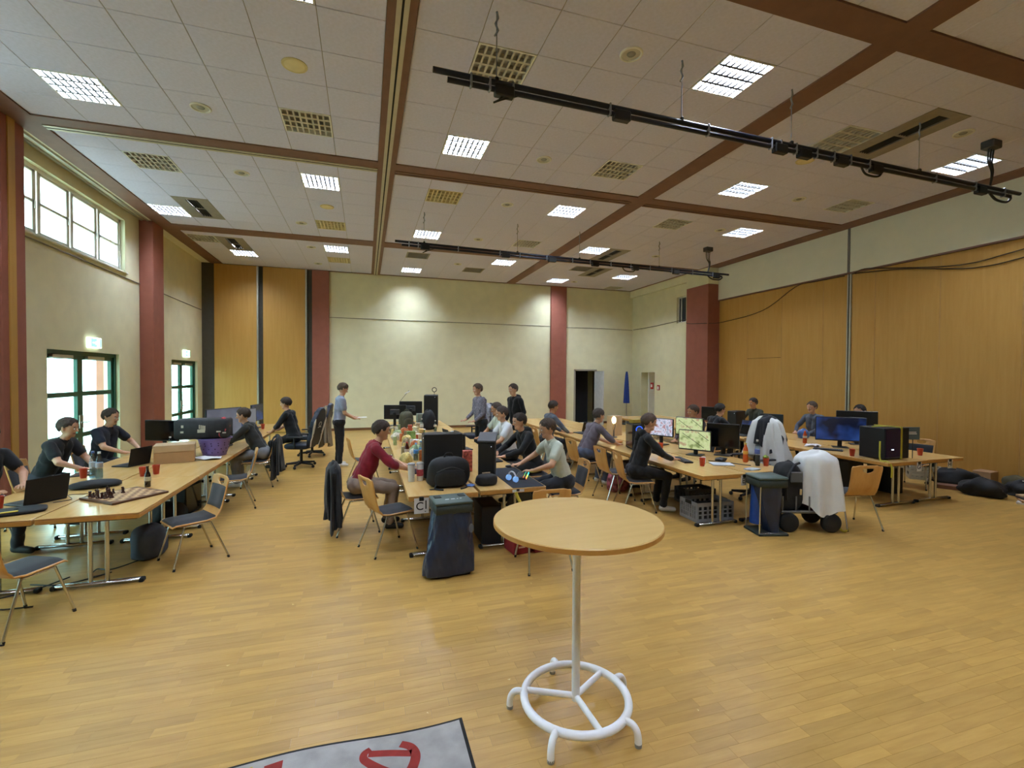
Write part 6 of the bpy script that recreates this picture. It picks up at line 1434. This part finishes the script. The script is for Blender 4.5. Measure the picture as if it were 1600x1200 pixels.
soft('black_bag', 'black bag with a white tag beside the pale carton', 'bag', (10.62, 4.92, 0), -75, .44, .32, .26, M_NYLON, 74, 2.2, .14)
tag(place(MB().rbox(-.07, .07, -.03, .03, 0, .004, .001), 'white_tag', M_PAPER, (10.62, 4.92, .265), 30), 'white tag on the black bag by the panels', 'tag')
carton('flat brown box on the floor before the black bags', (10.06, 5.66, 0), -62, .40, .22, .07, mat('dark_brown_card', '#6e4a38', .7), False)
t = thing('headphones', 'silver headphones lying on the floor by the flat box', 'headphones', (10.08, 6.02, 0), R(20)); MB().tube([(.07 * math.cos(R(a)), .0, .02 + .08 * math.sin(R(a))) for a in range(0, 181, 15)], .010, 8).build('headband', M_ALU, t, smooth=True)
for s in (-1, 1): MB().tube([(s * .07 - .01, 0, .03), (s * .07 + .01, 0, .03)], .03, 12).build('ear_cup', M_DGREY, t)
carton('pale brown open carton against the wood panels', (10.96, 5.62, 0), 8, .30, .26, .28, M_CARD, False)
soft('black_bag', 'big black holdall at the picture edge by the panels', 'bag', (9.98, 5.14, 0), -62, .56, .30, .30, M_NYLON, 77, 2.3, .13)
soft('olive_bag', 'olive bag behind the big black holdall', 'bag', (10.98, 5.2, 0), 80, .36, .26, .28, mat('olive_canvas', '#55503a', .9, var=.2), 78, 2.4, .05)
for k in range(4): tag(place(MB().rbox(-.15, .15, -.11, .11, 0, .03, .003), 'folder', [M_PAPER, M_CARD, M_DGREY, M_CARD2][k], (10.06 + .02 * k, 4.62 - .01 * k, .031 * k), 20 + 17 * k), ['white lowest', 'brown second', 'dark third', 'pale topmost'][k] + ' folder in the stack by the black holdall', 'folder')
# closed blue parasol in the far corner
t = thing('parasol', 'closed blue parasol standing in the far corner', 'parasol', (10.28, 17.0, 0))
MB().tube([(0, 0, 0), (0, 0, 2.1)], .02, 8).build('pole', M_STEEL, t); MB().lathe([(.25, 0), (.25, .05), (.04, .08), (.03, .2)], 20).build('base', M_DGREY, t, smooth=40)
MB().grid(lambda u, v: ((.03 + .085 * v ** .6) * (1 + .15 * math.cos(8 * 6.283 * u)) * math.cos(6.283 * u), (.03 + .085 * v ** .6) * (1 + .15 * math.cos(8 * 6.283 * u)) * math.sin(6.283 * u), 2.18 - 1.3 * v), 64, 10).build('canopy', mat('royal_blue_canopy', '#1f3a86', .7, var=.12), t, smooth=True)
# paper held by the standing person
tag(place(MB().rbox(-.10, .10, -.07, .07, 0, .004, .001), 'paper_plate', M_PAPER, (-.07, 10.90, 1.045), 10), 'white paper plate held by the standing person', 'plate')
# litter on the parquet
lm = MB(); rl = random.Random(3)
for x, y in ((1.62, 4.25), (1.78, 4.3), (1.52, 4.2), (2.05, 2.65), (.35, 2.75), (-.9, 3.6), (3.2, 3.0), (2.9, 4.1), (4.1, 3.3), (-1.2, 4.3), (-.6, 4.4), (3.7, 2.4), (1.9, 2.3), (.9, 2.9)):
    s = rl.uniform(.006, .014); a = rl.random() * 6; lm.add([(x + s * math.cos(a), y + s * math.sin(a), .0015), (x + s * math.cos(a + 2), y + s * math.sin(a + 2), .006), (x + s * math.cos(a + 4), y + s * math.sin(a + 4), .002)], [(0, 1, 2)])
tag(lm.build('litter', mat('pale_crumb', '#d8c690', .8)), 'tiny pale crumbs scattered on the parquet', kind='stuff')
